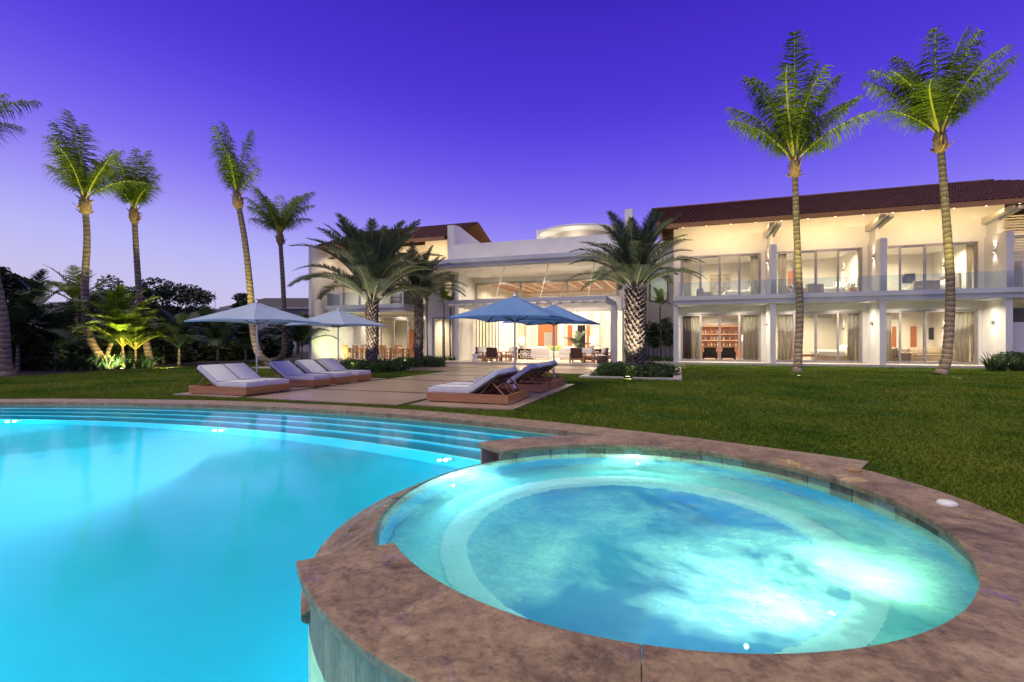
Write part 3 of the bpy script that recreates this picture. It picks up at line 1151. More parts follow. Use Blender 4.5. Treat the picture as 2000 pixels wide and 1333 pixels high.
def tile_roof(eL, eR, rL, rR, rows, cols, par, name='roof_tiles'):
    """courses of clay tiles, each course lapping over the one below"""
    eL, eR, rL, rR = map(Vector, (eL, eR, rL, rR))
    nrm = (eR - eL).cross(rL - eL).normalized()
    if nrm.z < 0:
        nrm = -nrm
    q = MB()
    S = 4
    for i in range(rows):
        for e, (t, lift) in enumerate(((i / rows, 0.075), ((i + 1.12) / rows, 0.02))):
            t = min(t, 1.0)
            a, b = eL.lerp(rL, t), eR.lerp(rR, t)
            for j in range(cols * S + 1):
                ph = (j % S) / S
                up = 0.05 * abs(math.sin(PI * ph)) if S else 0
                q.v.append(tuple(a.lerp(b, j / (cols * S)) + nrm * (lift + up)))
        o = len(q.v) - 2 * (cols * S + 1)
        c = cols * S + 1
        for j in range(cols * S):
            q.face([o + j, o + j + 1, o + c + j + 1, o + c + j], 0, False)
        # butt edge of the course
        for j in range(c):
            p = Vector(q.v[o + j]) - nrm * 0.06
            q.v.append(tuple(p))
        o2 = len(q.v) - c
        for j in range(cols * S):
            q.face([o2 + j, o2 + j + 1, o + j + 1, o + j], 0, False)
    ob = q.build(name, M_TILEROOF, par, fixn=False)
    ob['kind'] = 'stuff'
    return ob


# ------------------------------------------------------------------ right wing (bedrooms)
YF, YW, YB = 30.8, 32.7, 38.2
XS = [-0.2, 5.0, 10.2, 15.45]
vb('plinth', M_CURB, -0.55, 24, 30.72, YB, -0.3, FL - 0.01)
vb('floor', M_STEP, -0.05, 24, YW + 0.1, YB, FL - 0.008, FL)
vb('wall', M_STUCCO_IN, -0.35, 24, YB, YB + 0.25, 0, 8.6)
vb('wall', M_STUCCO, -0.35, -0.06, YW - 0.05, YB, 0.0, 8.5)
vb('floor_slab', M_STUCCO_IN, -0.34, 24, YW, YB, 3.56, 4.04)
vb('ceiling', M_STUCCO_IN, -0.05, 24, YW + 0.21, YB, 7.0, 7.1)
vb('wall', M_STUCCO, -0.06, 16.2, YW, YW + 0.2, 6.75, 9.2)
vb('wall', M_STUCCO, -0.06, 16.2, YW + 0.004, YW + 0.2, 3.14, 3.557)
# balcony: two-step edge
bal = vb('balcony', M_TRIMSHADE, -0.36, 24, 30.55, YW + 0.02, 3.80, 4.045)
vb('lower_band', M_TRIMSHADE, -0.30, 24, 30.66, YW - 0.003, 3.55, 3.797, bal)
for i in range(8):
    x0, x1 = -0.1 + i * 2.0, -0.1 + (i + 1) * 2.0
    vb('glass_panel', M_GLASSB, x0 + 0.01, x1 - 0.01, 30.64, 30.655, 4.046, 4.87, bal)
for i, x in enumerate(XS):
    # ground fins and partitions
    vb('fin_wall', M_STUCCO, x - 0.14, x + 0.14, YF, YW + 0.05, 0.0, 3.548)
    if i:
        vb('fin_wall', M_STUCCO, x - 0.1, x + 0.2, YF + 0.03, YW - 0.002, 4.047, 6.87)
        # tapered post under the bracket
        q = MB()
        q.prism([(x - 0.02, 6.87), (x + 0.2, 6.87), (x + 0.13, 7.75), (x + 0.04, 7.75)], 'y', YW - 0.9, YW - 0.003)
        q.build('post', M_STUCCO, villa)
        q = MB()
        q.prism([(YW - 0.003, 7.62), (YW - 0.003, 7.95), (30.35, 8.02), (30.35, 7.86)], 'x', x - 0.22, x + 0.0)
        q.prism([(YW - 0.003, 7.60), (YW - 0.003, 7.93), (30.35, 8.0), (30.35, 7.84)], 'x', x + 0.12, x + 0.34)
        q.build('bracket_beam', M_CREAM, villa)
        vb('partition', M_STUCCO_IN, x - 0.1, x + 0.1, YW + 0.05, YB, FL, 3.56)
        vb('partition', M_STUCCO_IN, x - 0.1, x + 0.1, YW + 0.05, YB, 4.04, 7.0)
vb('wall', M_STUCCO, 15.32, 16.2, YW, YW + 0.2, 4.047, 6.747)
vb('wall', M_STUCCO, 15.6, 16.2, YW, YW + 0.2, FL, 3.14)
for i in range(3):
    a, b = XS[i] + 0.26, XS[i + 1] - 0.34
    for z0, z1 in ((FL, 3.14), (4.05, 6.75)):
        sliding_door(a, b, YW + 0.08, z0, z1, 4)
        # wall beside the door
        vb('wall', M_STUCCO, b + 0.002, XS[i + 1] - 0.105, YW + 0.006, YW + 0.19, z0, z1 - 0.001)
        vb('wall', M_STUCCO, XS[i] + 0.142, a - 0.002, YW + 0.006, YW + 0.19, z0, z1 - 0.001)
    sconce(XS[i + 1] - 0.14, YF + 0.95, 2.35, -1, 0, 34)
    sconce(XS[i + 1] - 0.10, YF + 0.95, 6.05, -1, 0, 34)
sconce(XS[0] + 0.14, YF + 0.8, 2.35, 1, 0, 22)
# roof of the right wing
rroof = part('roof', M_WOOD)
EL, ER, RL, RR = (-1.06, 30.1, 8.26), (24.0, 30.1, 8.26), (-1.95, 37.4, 11.05), (18.0, 37.4, 11.05)
rroof.poly([EL, ER, RR, RL])
rroof.poly([(-1.06, 44.6, 8.2), (24, 44.6, 8.2), RR, RL])
rroof.poly([ER, (24, 44.6, 8.2), RR])
rroof.poly([EL, RL, (-1.06, 44.6, 8.2)])
rr_o = rroof.done()
tile_roof(EL, (18.0, 30.1, 8.26), RL, RR, 24, 72, rr_o)
tile_roof((18.0, 30.1, 8.26), ER, RR, (18.01, 37.4, 11.05), 24, 24, rr_o)
tile_roof(ER, (24, 44.6, 8.2), RR, (18.01, 37.41, 11.05), 24, 50, rr_o)
vb('fascia', M_WOOD, -1.06, 24, 30.04, 30.10, 8.02, 8.28, rr_o)
q = MB()
q.poly([(-1.0, 30.11, 8.06), (24, 30.11, 8.06), (24, YW, 8.75), (-1.0, YW, 8.75)])
q.build('soffit', M_WOOD, rr_o)
q = MB()
q.tube([(RL[0], RL[1], RL[2] + 0.08), (RR[0], RR[1], RR[2] + 0.08)], 0.11, 8)
q.build('ridge', M_TILEROOF, rr_o)
q = MB()
q.prism([(30.12, 7.98), (30.12, 8.24), (37.4, 11.0), (37.4, 10.7)], 'x', -1.22, -1.1)
q.build('barge_board', M_WOOD, rr_o)
# strip lamps tucked under the eave
for i in range(3):
    xm = (XS[i] + XS[i + 1]) / 2
    lamp('eave_strip_light', 'AREA', (xm, 30.75, 8.06), 85, AMBER, rr_o, (xm, 33.2, 6.7), 4.7, size_y=0.06)
lamp('eave_strip_light', 'AREA', (17.8, 30.75, 8.06), 60, AMBER, rr_o, (17.8, 33.2, 6.7), 4.0, size_y=0.06)
for k in range(15):
    x = 0.2 + k * 1.28
    q = MB()
    q.lathe([(0.0, -0.012), (0.05, -0.01), (0.06, 0.0)], (x, 30.2, 8.055), 10)
    q.build('eave_lamp', M_BULB, rr_o)
# room lights
for i in range(3):
    xm = (XS[i] + XS[i + 1]) / 2
    for dx in (-1.3, 1.3):
        downlight(xm + dx, 34.6, 3.555, 74)
        downlight(xm + dx, 34.6, 6.995, 74)
    downlight(xm, 36.6, 3.555, 40)
    downlight(xm, 36.6, 6.995, 40)
    downlight(xm - 1.2, 31.6, 3.548, 42, WARM2, size=0.12)
    downlight(xm + 1.2, 31.6, 3.548, 42, WARM2, size=0.12)
# right-hand end: louvred upper gallery, low garden wall
vb('wall', M_STUCCO, 16.2, 24, 34.4, 34.6, 0, 8.2)
vb('window', M_BLACK, 17.2, 19.0, 34.33, 34.39, 2.2, 3.2)
lv = vb('louvre_screen', M_CREAM, 16.25, 16.33, 33.0, 34.39, 4.05, 8.0)
for k in range(14):
    vb('slat', M_CREAM, 16.34, 21.5, 33.2, 33.26, 6.2 + k * 0.14, 6.28 + k * 0.14, lv)
vb('garden_wall', M_STUCCO, 15.7, 24, 31.5, 31.7, 0, 2.35)
vb('fin_wall', M_STUCCO, 16.0, 16.2, YF + 0.03, YW - 0.003, 4.05, 5.4)
downlight(18.5, 32.5, 3.55, 40)
lamp('gallery_light', 'POINT', (18.5, 33.0, 6.3), 40, WARM, villa, None, 0.1)

# ------------------------------------------------------------------ central pavilion
TX0, TX1, YG, YBK = -13.4, -3.55, 31.1, 41.0
vb('terrace_step', M_STEP, -13.9, -3.62, 26.45, 31.0, -0.05, 0.152)
vb('terrace_step', M_STEP, -13.9, -3.62, 26.15, 26.447, -0.05, 0.085)
vb('floor', M_STEP, TX0, TX1 + 3.0, 31.0, YBK, 0.0, 0.156)
vb('wall', M_STUCCO, TX0 - 0.25, TX0, 28.4, YBK, 0.0, 5.72)
vb('column', M_STUCCO, TX1 - 0.22, TX1 + 0.14, 28.4, 28.75, 0.15, 3.5)
vb('column', M_STUCCO, TX1 - 0.05, TX1 + 0.12, YG + 0.1, YBK, 3.5, 5.72)
vb('wall', M_STUCCO_IN, TX0, TX1 + 3.0, YBK, YBK + 0.2, 0, 6.4)
# upper band over the opening and high windows
vb('lintel', M_STUCCO, TX0, TX1 + 0.12, YG - 0.1, YG + 0.1, 3.3, 4.2)
vb('lintel', M_STUCCO, TX0, TX1 + 0.12, YG - 0.1, YG + 0.1, 5.42, 5.72)
sliding_door(TX0 + 0.01, TX1 - 0.06, YG, 4.2, 5.42, 3, d=0.05)
# stacked sliding leaves at the side of the living room
for k in range(4):
    q = MB()
    x0 = TX0 + 0.15 + 0.18 * k
    y = YG - 0.25 + 0.12 * k
    q.box(x0, x0 + 0.05, y - 0.02, y + 0.02, 0.17, 3.25)
    q.box(x0 + 0.95, x0 + 1.0, y - 0.02, y + 0.02, 0.17, 3.25)
    q.box(x0 + 0.05, x0 + 0.95, y - 0.02, y + 0.02, 0.17, 0.24)
    q.box(x0 + 0.05, x0 + 0.95, y - 0.02, y + 0.02, 3.18, 3.25)
    f = q.build('sliding_leaf', M_ALU, villa)
    vb('pane', M_GLASS, x0 + 0.045, x0 + 0.955, y - 0.005, y + 0.005, 0.235, 3.185, f)
# timber ceiling with pale bands
ce = vb('ceiling', M_WOODCEIL, TX0, TX1 + 0.1, YG + 0.1, YBK, 5.6, 5.72)
for k in range(4):
    x0, x1, y0, y1 = TX0 + 1.4 + k * 0.9, TX1 - 1.3 - k * 0.9, YG + 1.2 + k * 0.75, YBK - 1.2 - k * 0.75
    q = MB()
    w = 0.16
    q.box(x0, x1, y0, y0 + w, 5.585, 5.597)
    q.box(x0, x1, y1 - w, y1, 5.585, 5.597)
    q.box(x0, x0 + w, y0 + w, y1 - w, 5.585, 5.597)
    q.box(x1 - w, x1, y0 + w, y1 - w, 5.585, 5.597)
    q.build('ceiling_band', M_STUCCO_IN, ce)
# porch roof slab, stepped fascia
pr = vb('porch_roof', M_STUCCO, -17.2, -2.2, 26.3, YG - 0.1, 5.72, 5.86)
vb('fascia', M_TRIMSHADE, -17.3, -2.2, 26.1, 26.298, 5.80, 5.98, pr)
vb('fascia', M_TRIMSHADE, -17.4, -2.2, 25.95, 26.3, 5.983, 6.22, pr)
vb('roof_deck', M_STUCCO, -17.2, -2.2, 26.301, YBK, 5.863, 6.2, pr)
vb('parapet', M_STUCCO, -13.55, -3.0, 28.0, 28.2, 6.2, 7.5)
# sloping end wall between pavilion and left wing
q = MB()
q.prism([(28.0, 5.95), (28.0, 8.78), (28.9, 8.86), (34.8, 8.2), (34.8, 5.95)], 'x', -14.0, -13.56)
q.build('end_wall', M_STUCCO, villa)
# round roof canopy, stair tower and chimney
q = MB()
q.lathe([(0, 9.33), (3.1, 9.33), (3.2, 9.38), (3.2, 9.50), (3.1, 9.54), (0, 9.56)], (-7.0, 36.4, 0), 48)
rc = q.build('round_canopy', M_STUCCO, villa)
q = MB()
q.lathe([(2.1, 6.2), (2.1, 9.33)], (-7.0, 36.4, 0), 32)
q.build('drum', M_CREAM, rc)
lamp('canopy_light', 'POINT', (-7.0, 33.6, 8.2), 60, WARM2, villa, None, 0.1)
lamp('canopy_light', 'POINT', (-9.6, 35.0, 8.2), 50, WARM2, villa, None, 0.1)
vb('stair_tower', M_STUCCO, -10.4, -9.7, 36.0, 37.5, 6.2, 9.95)
vb('chimney', M_STUCCO, -3.75, -3.2, 36, 36.6, 6.0, 10.95)
# pergola hung on rods
pg = thing
PX0, PX1, PY0, PY1, PZ0, PZ1 = -12.75, -3.55, 25.1, 29.4, 3.5, 3.72
q = MB()
q.box(PX0, PX1, PY0, PY0 + 0.12, PZ0, PZ1)
q.box(PX0, PX1, PY1 - 0.12, PY1, PZ0, PZ1)
q.box(PX0, PX0 + 0.12, PY0 + 0.12, PY1 - 0.12, PZ0, PZ1)
q.box(PX1 - 0.12, PX1, PY0 + 0.12, PY1 - 0.12, PZ0, PZ1)
perg = q.build('pergola', M_TRIMSHADE, villa)
for sgn in (1, -1):
    c = -20.0
    while c < 20:
        # line  y - PY0 = sgn * (x - c)
        pts = []
        for x in (PX0 + 0.1, PX1 - 0.1):
            y = PY0 + sgn * (x - (PX0 + PX1) / 2) + c
            if PY0 + 0.1 <= y <= PY1 - 0.1:
                pts.append((x, y))
        for y in (PY0 + 0.1, PY1 - 0.1):
            x = (PX0 + PX1) / 2 + sgn * (y - PY0 - c)
            if PX0 + 0.1 <= x <= PX1 - 0.1:
                pts.append((x, y))
        pts.sort()
        if len(pts) >= 2 and (Vector(pts[0]) - Vector(pts[-1])).length > 0.4:
            zz = 3.465 if sgn > 0 else 3.40
            q = MB()
            q.bar((pts[0][0], pts[0][1], zz), (pts[-1][0], pts[-1][1], zz), 0.05, 0.062)
            q.build('slat', M_STUCCO, perg)
        c += 0.62
for k, x in enumerate((-12.0, -9.6, -7.0, -4.4)):
    q = MB()
    q.tube([(x - 0.1, PY0 + 0.2, PZ1), (x, 26.6, 5.72)], 0.018, 6)
    q.build('rod', M_STEEL, perg)
    q = MB()
    q.tube([(x, PY1 - 0.1, PZ1), (x, 30.7, 5.72)], 0.018, 6)
    q.build('rod', M_STEEL, perg)
lamp('pergola_light', 'SPOT', (-5.2, 28.9, 3.62), 60, WARM2, perg, (-6.5, 25, 5.6), 0.04, 150, 0.5)
q = MB()
q.rbox(-5.28, -5.12, 28.84, 28.98, 3.42, 3.50, 0.015)
q.build('spot_lamp', M_BULB, perg)
# living-room back wall: timber portal, steel doors, openings
def bw(px0, px1, py0, py1, m, nm, dy=0.06, Y=YBK, par=villa):
    x0, z1 = FY(px0, py0, Y)
    x1, z0 = FY(px1, py1, Y)
    return vb(nm, m, x0, x1, Y - dy, Y - 0.002, max(z0, FL), z1, par)


bw(1051, 1088, 634, 692, M_WOODRED, 'portal')
bw(1063, 1079, 650, 692, M_STEEL, 'lift_door', 0.1)
bw(973, 988, 633, 692, M_WOODDK, 'door')
bw(1109, 1118, 636, 692, M_WOODRED, 'door')
bw(1128, 1143, 636, 690, M_BLACK, 'window')
bw(1146, 1152, 636, 690, M_WOODRED, 'door')
bw(1164, 1171, 634, 692, M_WOODDK, 'door')
bw(1016, 1046, 638, 692, M_CREAM, 'wall_niche', 0.03)
for x in (-12.4, -9.5, -6.5, -4.0):
    vb('pilaster', M_STUCCO_IN, x - 0.2, x + 0.2, YBK - 0.5, YBK - 0.11, FL, 4.2)
for x in (-11.6, -8.5, -5.4):
    for y in (33.2, 36.5, 39.2):
        downlight(x, y, 5.583, 92, WARM)
    downlight(x, 30.0, 5.715, 30, WARM2)
    downlight(x, 27.6, 5.715, 26, WARM2)
for x in (-12.2, -10.2, -8.2, -6.2, -4.4):
    downlight(x, 31.0, 3.297, 14, WARM, size=0.14)
# glazed lobby beside the column and recessed wall with window
vb('wall', M_STUCCO, -2.55, 0.0, 34.6, 34.8, 0, 4.08)
vb('wall', M_STUCCO, -2.55, -1.95, 34.6, 34.8, 4.08, 6.4)
vb('wall', M_STUCCO, -0.72, -0.36, 34.6, 34.8, 4.08, 6.4)
vb('wall', M_STUCCO, -2.55, -0.36, 34.6, 34.8, 6.4, 8.2)
vb('wall', M_STUCCO, -2.55, -2.35, YG, 34.6, 0, 8.0)
vb('wall', M_STUCCO, -3.5, -2.2, YG - 0.05, YG + 0.15, 3.5, 5.72)
vb('wall', M_STUCCO_IN, -2.5, 0, 37.6, 37.7, 4.0, 6.6)
wn = MB()
for a_, b_, c_, d_ in ((-1.95, -0.72, 4.08, 4.15), (-1.95, -0.72, 6.33, 6.4), (-1.95, -1.88, 4.15, 6.33), (-0.79, -0.72, 4.15, 6.33)):
    wn.box(a_, b_, 34.55, 34.7, c_, d_)
wn = wn.build('window', M_WOODDK, villa)
vb('pane', M_GLASSF, -1.885, -0.785, 34.62, 34.63, 4.145, 6.335, wn)
lamp('stair_light', 'AREA', (-1.3, 36.2, 6.4), 42, (0.95, 1.0, 0.75), villa, (-1.3, 36.2, 3), 0.5)
sliding_door(-3.4, -2.56, YG + 0.02, FL, 3.5, 1, d=0.04)
vb('garden_wall', M_STUCCO, -2.3, -0.36, 33.6, 33.75, 0, 2.8)
# ------------------------------------------------------------------ left wing (dining below, bedroom above)
LX0, LX1, YLU, YLL, YLB = -23.8, -16.6, 30.2, 31.6, 37.5
vb('fin_wall', M_STUCCO, LX0 - 0.25, LX0, 27.0, YLB, 0, 7.95)
vb('wall', M_STUCCO_IN, LX0, -13.65, YLB, YLB + 0.2, 0, 8.2)
vb('dining_terrace', M_STEP, LX0, -15.2, 26.6, YLB, -0.05, FL)
vb('floor_slab', M_STUCCO_IN, LX0, LX1, 29.2, YLB, 3.40, 3.86)
lb = vb('balcony', M_TRIMSHADE, -23.5, -17.2, 28.0, 30.3, 3.62, 3.87)
vb('lower_band', M_TRIMSHADE, -23.42, -17.28, 28.1, 30.2, 3.38, 3.618, lb)
for k in range(3):
    vb('glass_panel', M_GLASSB, -23.4 + k * 2.06, -23.4 + (k + 1) * 2.06 - 0.02, 28.08, 28.095, 3.871, 4.75, lb)
vb('glass_panel', M_GLASSB, -17.27, -17.255, 28.1, 30.2, 3.871, 4.75, lb)
vb('glass_panel', M_GLASSB, -23.42, -23.405, 28.1, 29.4, 3.871, 4.75, lb)
sliding_door(LX0 + 0.1, LX1 - 0.1, YLU, 3.87, 6.3, 5)
vb('wall', M_STUCCO, LX0, LX1, YLU - 0.1, YLU + 0.12, 6.3, 8.1)
vb('ceiling', M_STUCCO_IN, LX0, LX1, YLU + 0.12, YLB, 6.4, 6.5)
sliding_door(LX0 + 1.2, LX1 - 0.05, YLL, FL, 3.1, 5)
vb('wall', M_STUCCO, LX0, LX1, YLL - 0.1, YLL + 0.1, 3.1, 3.40)
vb('wall', M_STUCCO, LX0, LX0 + 1.19, YLL - 0.1, YLL + 0.1, FL, 3.1)
vb('column', M_STUCCO, LX0 + 0.9, LX0 + 1.15, 31.2, 31.49, FL, 3.39)
# white block with the two openings
YM = 29.8
for a_, b_, c_, d_ in ((-16.6, -16.05, 0, 5.72), (-14.45, -13.65, 0, 5.72), (-16.05, -14.45, 3.06, 4.3), (-16.05, -15.3, 4.3, 5.72), (-15.3, -14.45, 5.6, 5.72)):
    vb('wall', M_STUCCO, a_, b_, YM, YM + 0.2, c_, d_)
vb('wall', M_STUCCO_IN, -16.6, -16.45, YM + 0.2, YLB, FL, 5.72)
sliding_door(-16.04, -14.46, YM + 0.1, FL, 3.055, 2, d=0.05)
sliding_door(-15.29, -14.46, YM + 0.1, 4.31, 5.595, 1, d=0.05)
vb('floor_slab', M_STUCCO_IN, -16.45, -13.65, YM + 0.2, YLB, 3.3, 3.9)
vb('ceiling', M_STUCCO_IN, -16.45, -13.65, YM + 0.2, YLB, 5.62, 5.72)
vb('door', M_WOODRED, -15.9, -15.2, 33.5, 33.58, 3.9, 5.3)
vb('cabinet', M_WOODRED, -15.6, -14.4, 34.5, 34.9, FL, 2.9)
downlight(-15.2, 32.0, 3.295, 60)
downlight(-15.2, 32.0, 5.615, 50)
# left roof
lroof = part('roof', M_WOOD)
EL, ER, RL, RR = (-24.0, 27.6, 7.98), (-14.02, 27.6, 7.98), (-24.0, 33.2, 10.15), (-14.02, 33.2, 10.15)
lroof.poly([EL, ER, RR, RL])
lroof.poly([(-24.0, 39, 8.0), (-14.02, 39, 8.0), RR, RL])
lroof.poly([EL, RL, (-24.0, 39, 8.0)])
lr_o = lroof.done()
tile_roof(EL, ER, RL, RR, 19, 38, lr_o)
vb('fascia', M_WOOD, -24.0, -14.02, 27.54, 27.6, 7.76, 8.0, lr_o)
q = MB()
q.poly([(-23.99, 27.61, 7.78), (-14.02, 27.61, 7.78), (-14.02, 30.1, 8.4), (-23.99, 30.1, 8.4)])
q.build('soffit', M_WOOD, lr_o)
vb('wall', M_STUCCO, -16.6, -14.02, YM + 0.01, YM + 0.19, 5.73, 8.35)
lamp('eave_strip_light', 'AREA', (-20, 28.4, 7.8), 70, AMBER, lr_o, (-20, 30.4, 6.6), 6.0, size_y=0.06)
lamp('eave_strip_light', 'AREA', (-15.4, 28.4, 7.8), 30, AMBER, lr_o, (-15.4, 30.4, 6.6), 2.0, size_y=0.06)
lamp('fin_fill_light', 'SPOT', (-22.3, 28.3, 7.75), 150, WARM, lr_o, (-23.8, 28.9, 4.6), 0.05, 110, 0.8)  # added lamp that warms the inner face of the end fin
MB().lathe([(0.0, -0.012), (0.05, -0.01), (0.06, 0.0)], (-22.3, 28.3, 7.80), 10).build('eave_lamp', M_BULB, lr_o)  # glowing disc belonging to the added fin lamp
for x in (-22.0, -19.6, -17.8):
    downlight(x, 33.6, 3.395, 70)
    downlight(x, 33.4, 6.395, 60)
    downlight(x, 30.9, 3.395, 22, WARM2, size=0.14)
    downlight(x, 29.0, 3.376, 22, WARM2, size=0.14)
sconce(-21.2, YLB, 5.4, 0, -1, 22)
sconce(-19.0, YLB, 5.4, 0, -1, 22)
# dining room back wall furniture fixed to the house
vb('door', M_WOODDK, -20.9, -20.0, YLB - 0.08, YLB - 0.003, FL, 2.4)
vb('door', M_WOODRED, -22.6, -21.9, YLB - 0.08, YLB - 0.003, FL, 2.4)
vb('wall_opening', M_WOODRED, -18.6, -17.2, YLB - 0.06, YLB - 0.003, 0.9, 2.2)
# ================================================================== PALMS AND PLANTING
def frond_mesh(name, L, elev, droop, nl, leaf, width, mats, seed, petiole=0.16, hang=0.5, fold=0.5, wind=0.0, rw=0.035, twist=0.0, sw0=0.35, sw1=0.75, jit=0.08):
    """a pinnate leaf along +x from the origin: rib curving down from 'elev', leaflets both sides"""
    rd = random.Random(seed)
    pts = []
    p = Vector((0, 0, 0))
    NS = 14
    e = elev
    for i in range(NS + 1):
        pts.append(p.copy())
        t = i / NS
        e = elev - droop * t ** 1.6
        yaw = twist * t * t
        p = p + Vector((math.cos(e) * math.cos(yaw), math.cos(e) * math.sin(yaw), math.sin(e))) * (L / NS)
    q = MB()
    q.tube(pts, [rw * (1 - 0.85 * i / NS) for i in range(NS + 1)], 5, 1, True)

    def at(t):
        f = t * NS
        i = min(int(f), NS - 1)
        a, b = pts[i], pts[i + 1]
        return a.lerp(b, f - i), (b - a).normalized()
    for k in range(nl):
        t = petiole + (1 - petiole) * (k + rd.random() * 0.6) / nl
        c, tg = at(min(t, 0.999))
        side = tg.cross(Vector((0, 0, 1)))
        if side.length < 0.05:
            side = Vector((0, 1, 0))
        side.normalize()
        up = side.cross(tg).normalized()
        s = (t - petiole) / (1 - petiole)
        prof = (0.45 + 1.0 * math.sin(PI * min(1, s * 0.9 + 0.12))) / 1.45
        for sg in (1, -1):
            ll = leaf * prof * rd.uniform(0.85, 1.1)
            sweep = sw0 + sw1 * s
            dirv = (side * sg * math.cos(fold * (1 - s * .4)) + up * math.sin(fold * (1 - s * .4)) * 0.6 + tg * sweep).normalized()
            dirv = (dirv + Vector((wind, 0, 0)) + Vector((rd.uniform(-jit, jit), rd.uniform(-jit, jit), rd.uniform(-jit, jit)))).normalized()
            hg_ = hang * rd.uniform(1 - 3 * jit, 1 + 3 * jit)
            a = c
            m1 = c + dirv * ll * 0.5 + Vector((0, 0, -hg_ * ll * 0.14))
            d2 = (dirv + Vector((wind * 0.6, 0, -hg_))).normalized()
            m2 = m1 + d2 * ll * 0.5
            wv = tg.cross(dirv)
            wv = dirv.cross(wv).normalized() * width
            b = len(q.v)
            q.v += [tuple(a - wv * 0.5), tuple(a + wv * 0.5), tuple(m1 + wv * 0.5), tuple(m1 - wv * 0.5), tuple(m2)]
            q.face([b, b + 1, b + 2, b + 3], 0)
            q.face([b + 3, b + 2, b + 4], 0)
    return q.mesh(name, mats, fixn=False)


def curved(pts, n):
    """smooth path through points"""
    P = [Vector(p) for p in pts]
    P = [P[0] * 2 - P[1]] + P + [P[-1] * 2 - P[-2]]
    out = []
    segs = len(P) - 3
    for i in range(n + 1):
        f = i / n * segs
        k = min(int(f), segs - 1)
        t = f - k
        a, b, c, d_ = P[k], P[k + 1], P[k + 2], P[k + 3]
        out.append(0.5 * ((2 * b) + (c - a) * t + (2 * a - 5 * b + 4 * c - d_) * t * t + (3 * b - a - 3 * c + d_) * t ** 3))
    return out


COCO = []
_cr = random.Random(77)
for i, (e, dr) in enumerate(((86, 24), (74, 34), (62, 38), (52, 42), (42, 48), (28, 56), (80, 46), (66, 58), (56, 30), (46, 66))):
    COCO.append(frond_mesh('frond', 4.5 * _cr.uniform(.92, 1.06), R(e), R(dr), 70, 1.35 * _cr.uniform(.85, 1.1), 0.044, [M_FROND, M_RACHIS], 10 + i, 0.2,
                           _cr.uniform(0.9, 2.2), 0.2, _cr.uniform(-.1, .3), 0.065, _cr.uniform(-.55, .55), 0.1, 0.55, 0.22))


def coconut(pxs, depth, crown_scale, label, seed, fr, base_r=0.2, wind=0.0, lean=(0, 0), more=4):
    """pxs: trunk path in photo pixels from base to crown, all at one distance"""
    rd = random.Random(seed)
    pts = [D(x, y, depth) for x, y in pxs]
    pts[0].z = min(pts[0].z, 0.0)
    base = Vector((pts[0].x, pts[0].y, 0))
    t = thing('coconut_palm', label, 'palm tree', base, 0, 'tall coconut palms round the lawn')
    n = 90
    path_ = curved(pts, n)
    rad = []
    for i in range(n + 1):
        f = i / n
        r = base_r * 0.86 * (0.62 + 0.38 * (1 - f)) * (1 + 0.55 * math.exp(-f * 26))
        r *= 1.0 + (0.035 if i % 2 else -0.01) + rd.uniform(-0.02, 0.02)
        rad.append(r)
    q = MB()
    q.tube(path_, rad, 12, 0)
    q.build('trunk', M_TRUNKC, t)
    top = path_[-1]
    # fibrous crown base with old leaf stubs
    q = MB()
    cr = base_r * 0.9
    ax = (path_[-1] - path_[-6]).normalized()
    q.tube([top - ax * 0.5, top - ax * 0.2, top + ax * 0.15, top + ax * 0.55], [cr * 0.75, cr * 1.25, cr * 1.1, cr * 0.5], 10, 0)
    for k in range(12):
        an = rd.uniform(0, 2 * PI)
        hh = rd.uniform(-0.45, 0.35)
        dv = Vector((math.cos(an), math.sin(an), rd.uniform(0.4, 1.2))).normalized()
        o_ = top + ax * hh + Vector((math.cos(an), math.sin(an), 0)) * cr
        q.tube([o_, o_ + dv * rd.uniform(0.15, 0.4)], [0.05, 0.012], 5, 0)
    q.build('crown_fibre', M_FIBRE, t)
    extra = [(rd.choice((6, 7, 8, 9, 1, 2)), rd.uniform(0, 360), rd.uniform(.6, .9)) for _ in range(more)]
    for (vi, az, sc) in list(fr) + extra:
        if rd.random() < .45 and vi < 5:
            vi = {0: 6, 1: 6, 2: 7, 3: 8, 4: 9}[vi]
        link('frond', COCO[vi], t, top + ax * 0.2 - base, (rd.uniform(-.06, .06) + lean[0], lean[1], R(az)), [crown_scale * sc * rd.uniform(.95, 1.12)] * 3)
    return t


# azimuth: 0 = along the facade to the right, 90 = away from camera, 180 = left
coconut([(1557, 729), (1559, 690), (1562, 600), (1556, 450), (1552, 325)], 21.6, 1.0, 'tall coconut palm on the lawn in front of the middle bedroom bays', 1,
        [(0, 10, .95), (0, 200, 1.0), (1, 185, .95), (2, 175, .88), (3, 190, .8), (1, 100, 1.0), (1, 300, .95), (2, 20, .9), (1, 5, 1.0), (3, 2, .85), (4, 345, .75), (2, 250, .9), (0, 280, 1.05), (1, 60, .9)], 0.215)
coconut([(1838, 733), (1850, 690), (1856, 560), (1846, 400), (1836, 275)], 20.3, 0.98, 'tall coconut palm on the lawn nearest the bedroom wing\'s far end', 2,
        [(0, 20, 1.0), (0, 100, 1.08), (1, 190, .9), (3, 178, .82), (2, 200, .8), (1, 30, .95), (2, 10, .85), (3, 350, .7), (1, 280, .9), (2, 300, .8), (0, 240, 1.0), (1, 110, .9)], 0.225)
coconut([(216, 722), (196, 698), (172, 650), (166, 560), (170, 470), (166, 400)], 24.7, 0.93, 'curved coconut palm lit from below beside the glowing shrub palms', 3,
        [(0, 150, .95), (1, 185, .95), (3, 190, .85), (2, 170, .9), (1, 90, .85), (2, 10, .7), (3, 0, .6), (1, 280, .85), (2, 300, .75), (0, 200, 1.05)], 0.24)
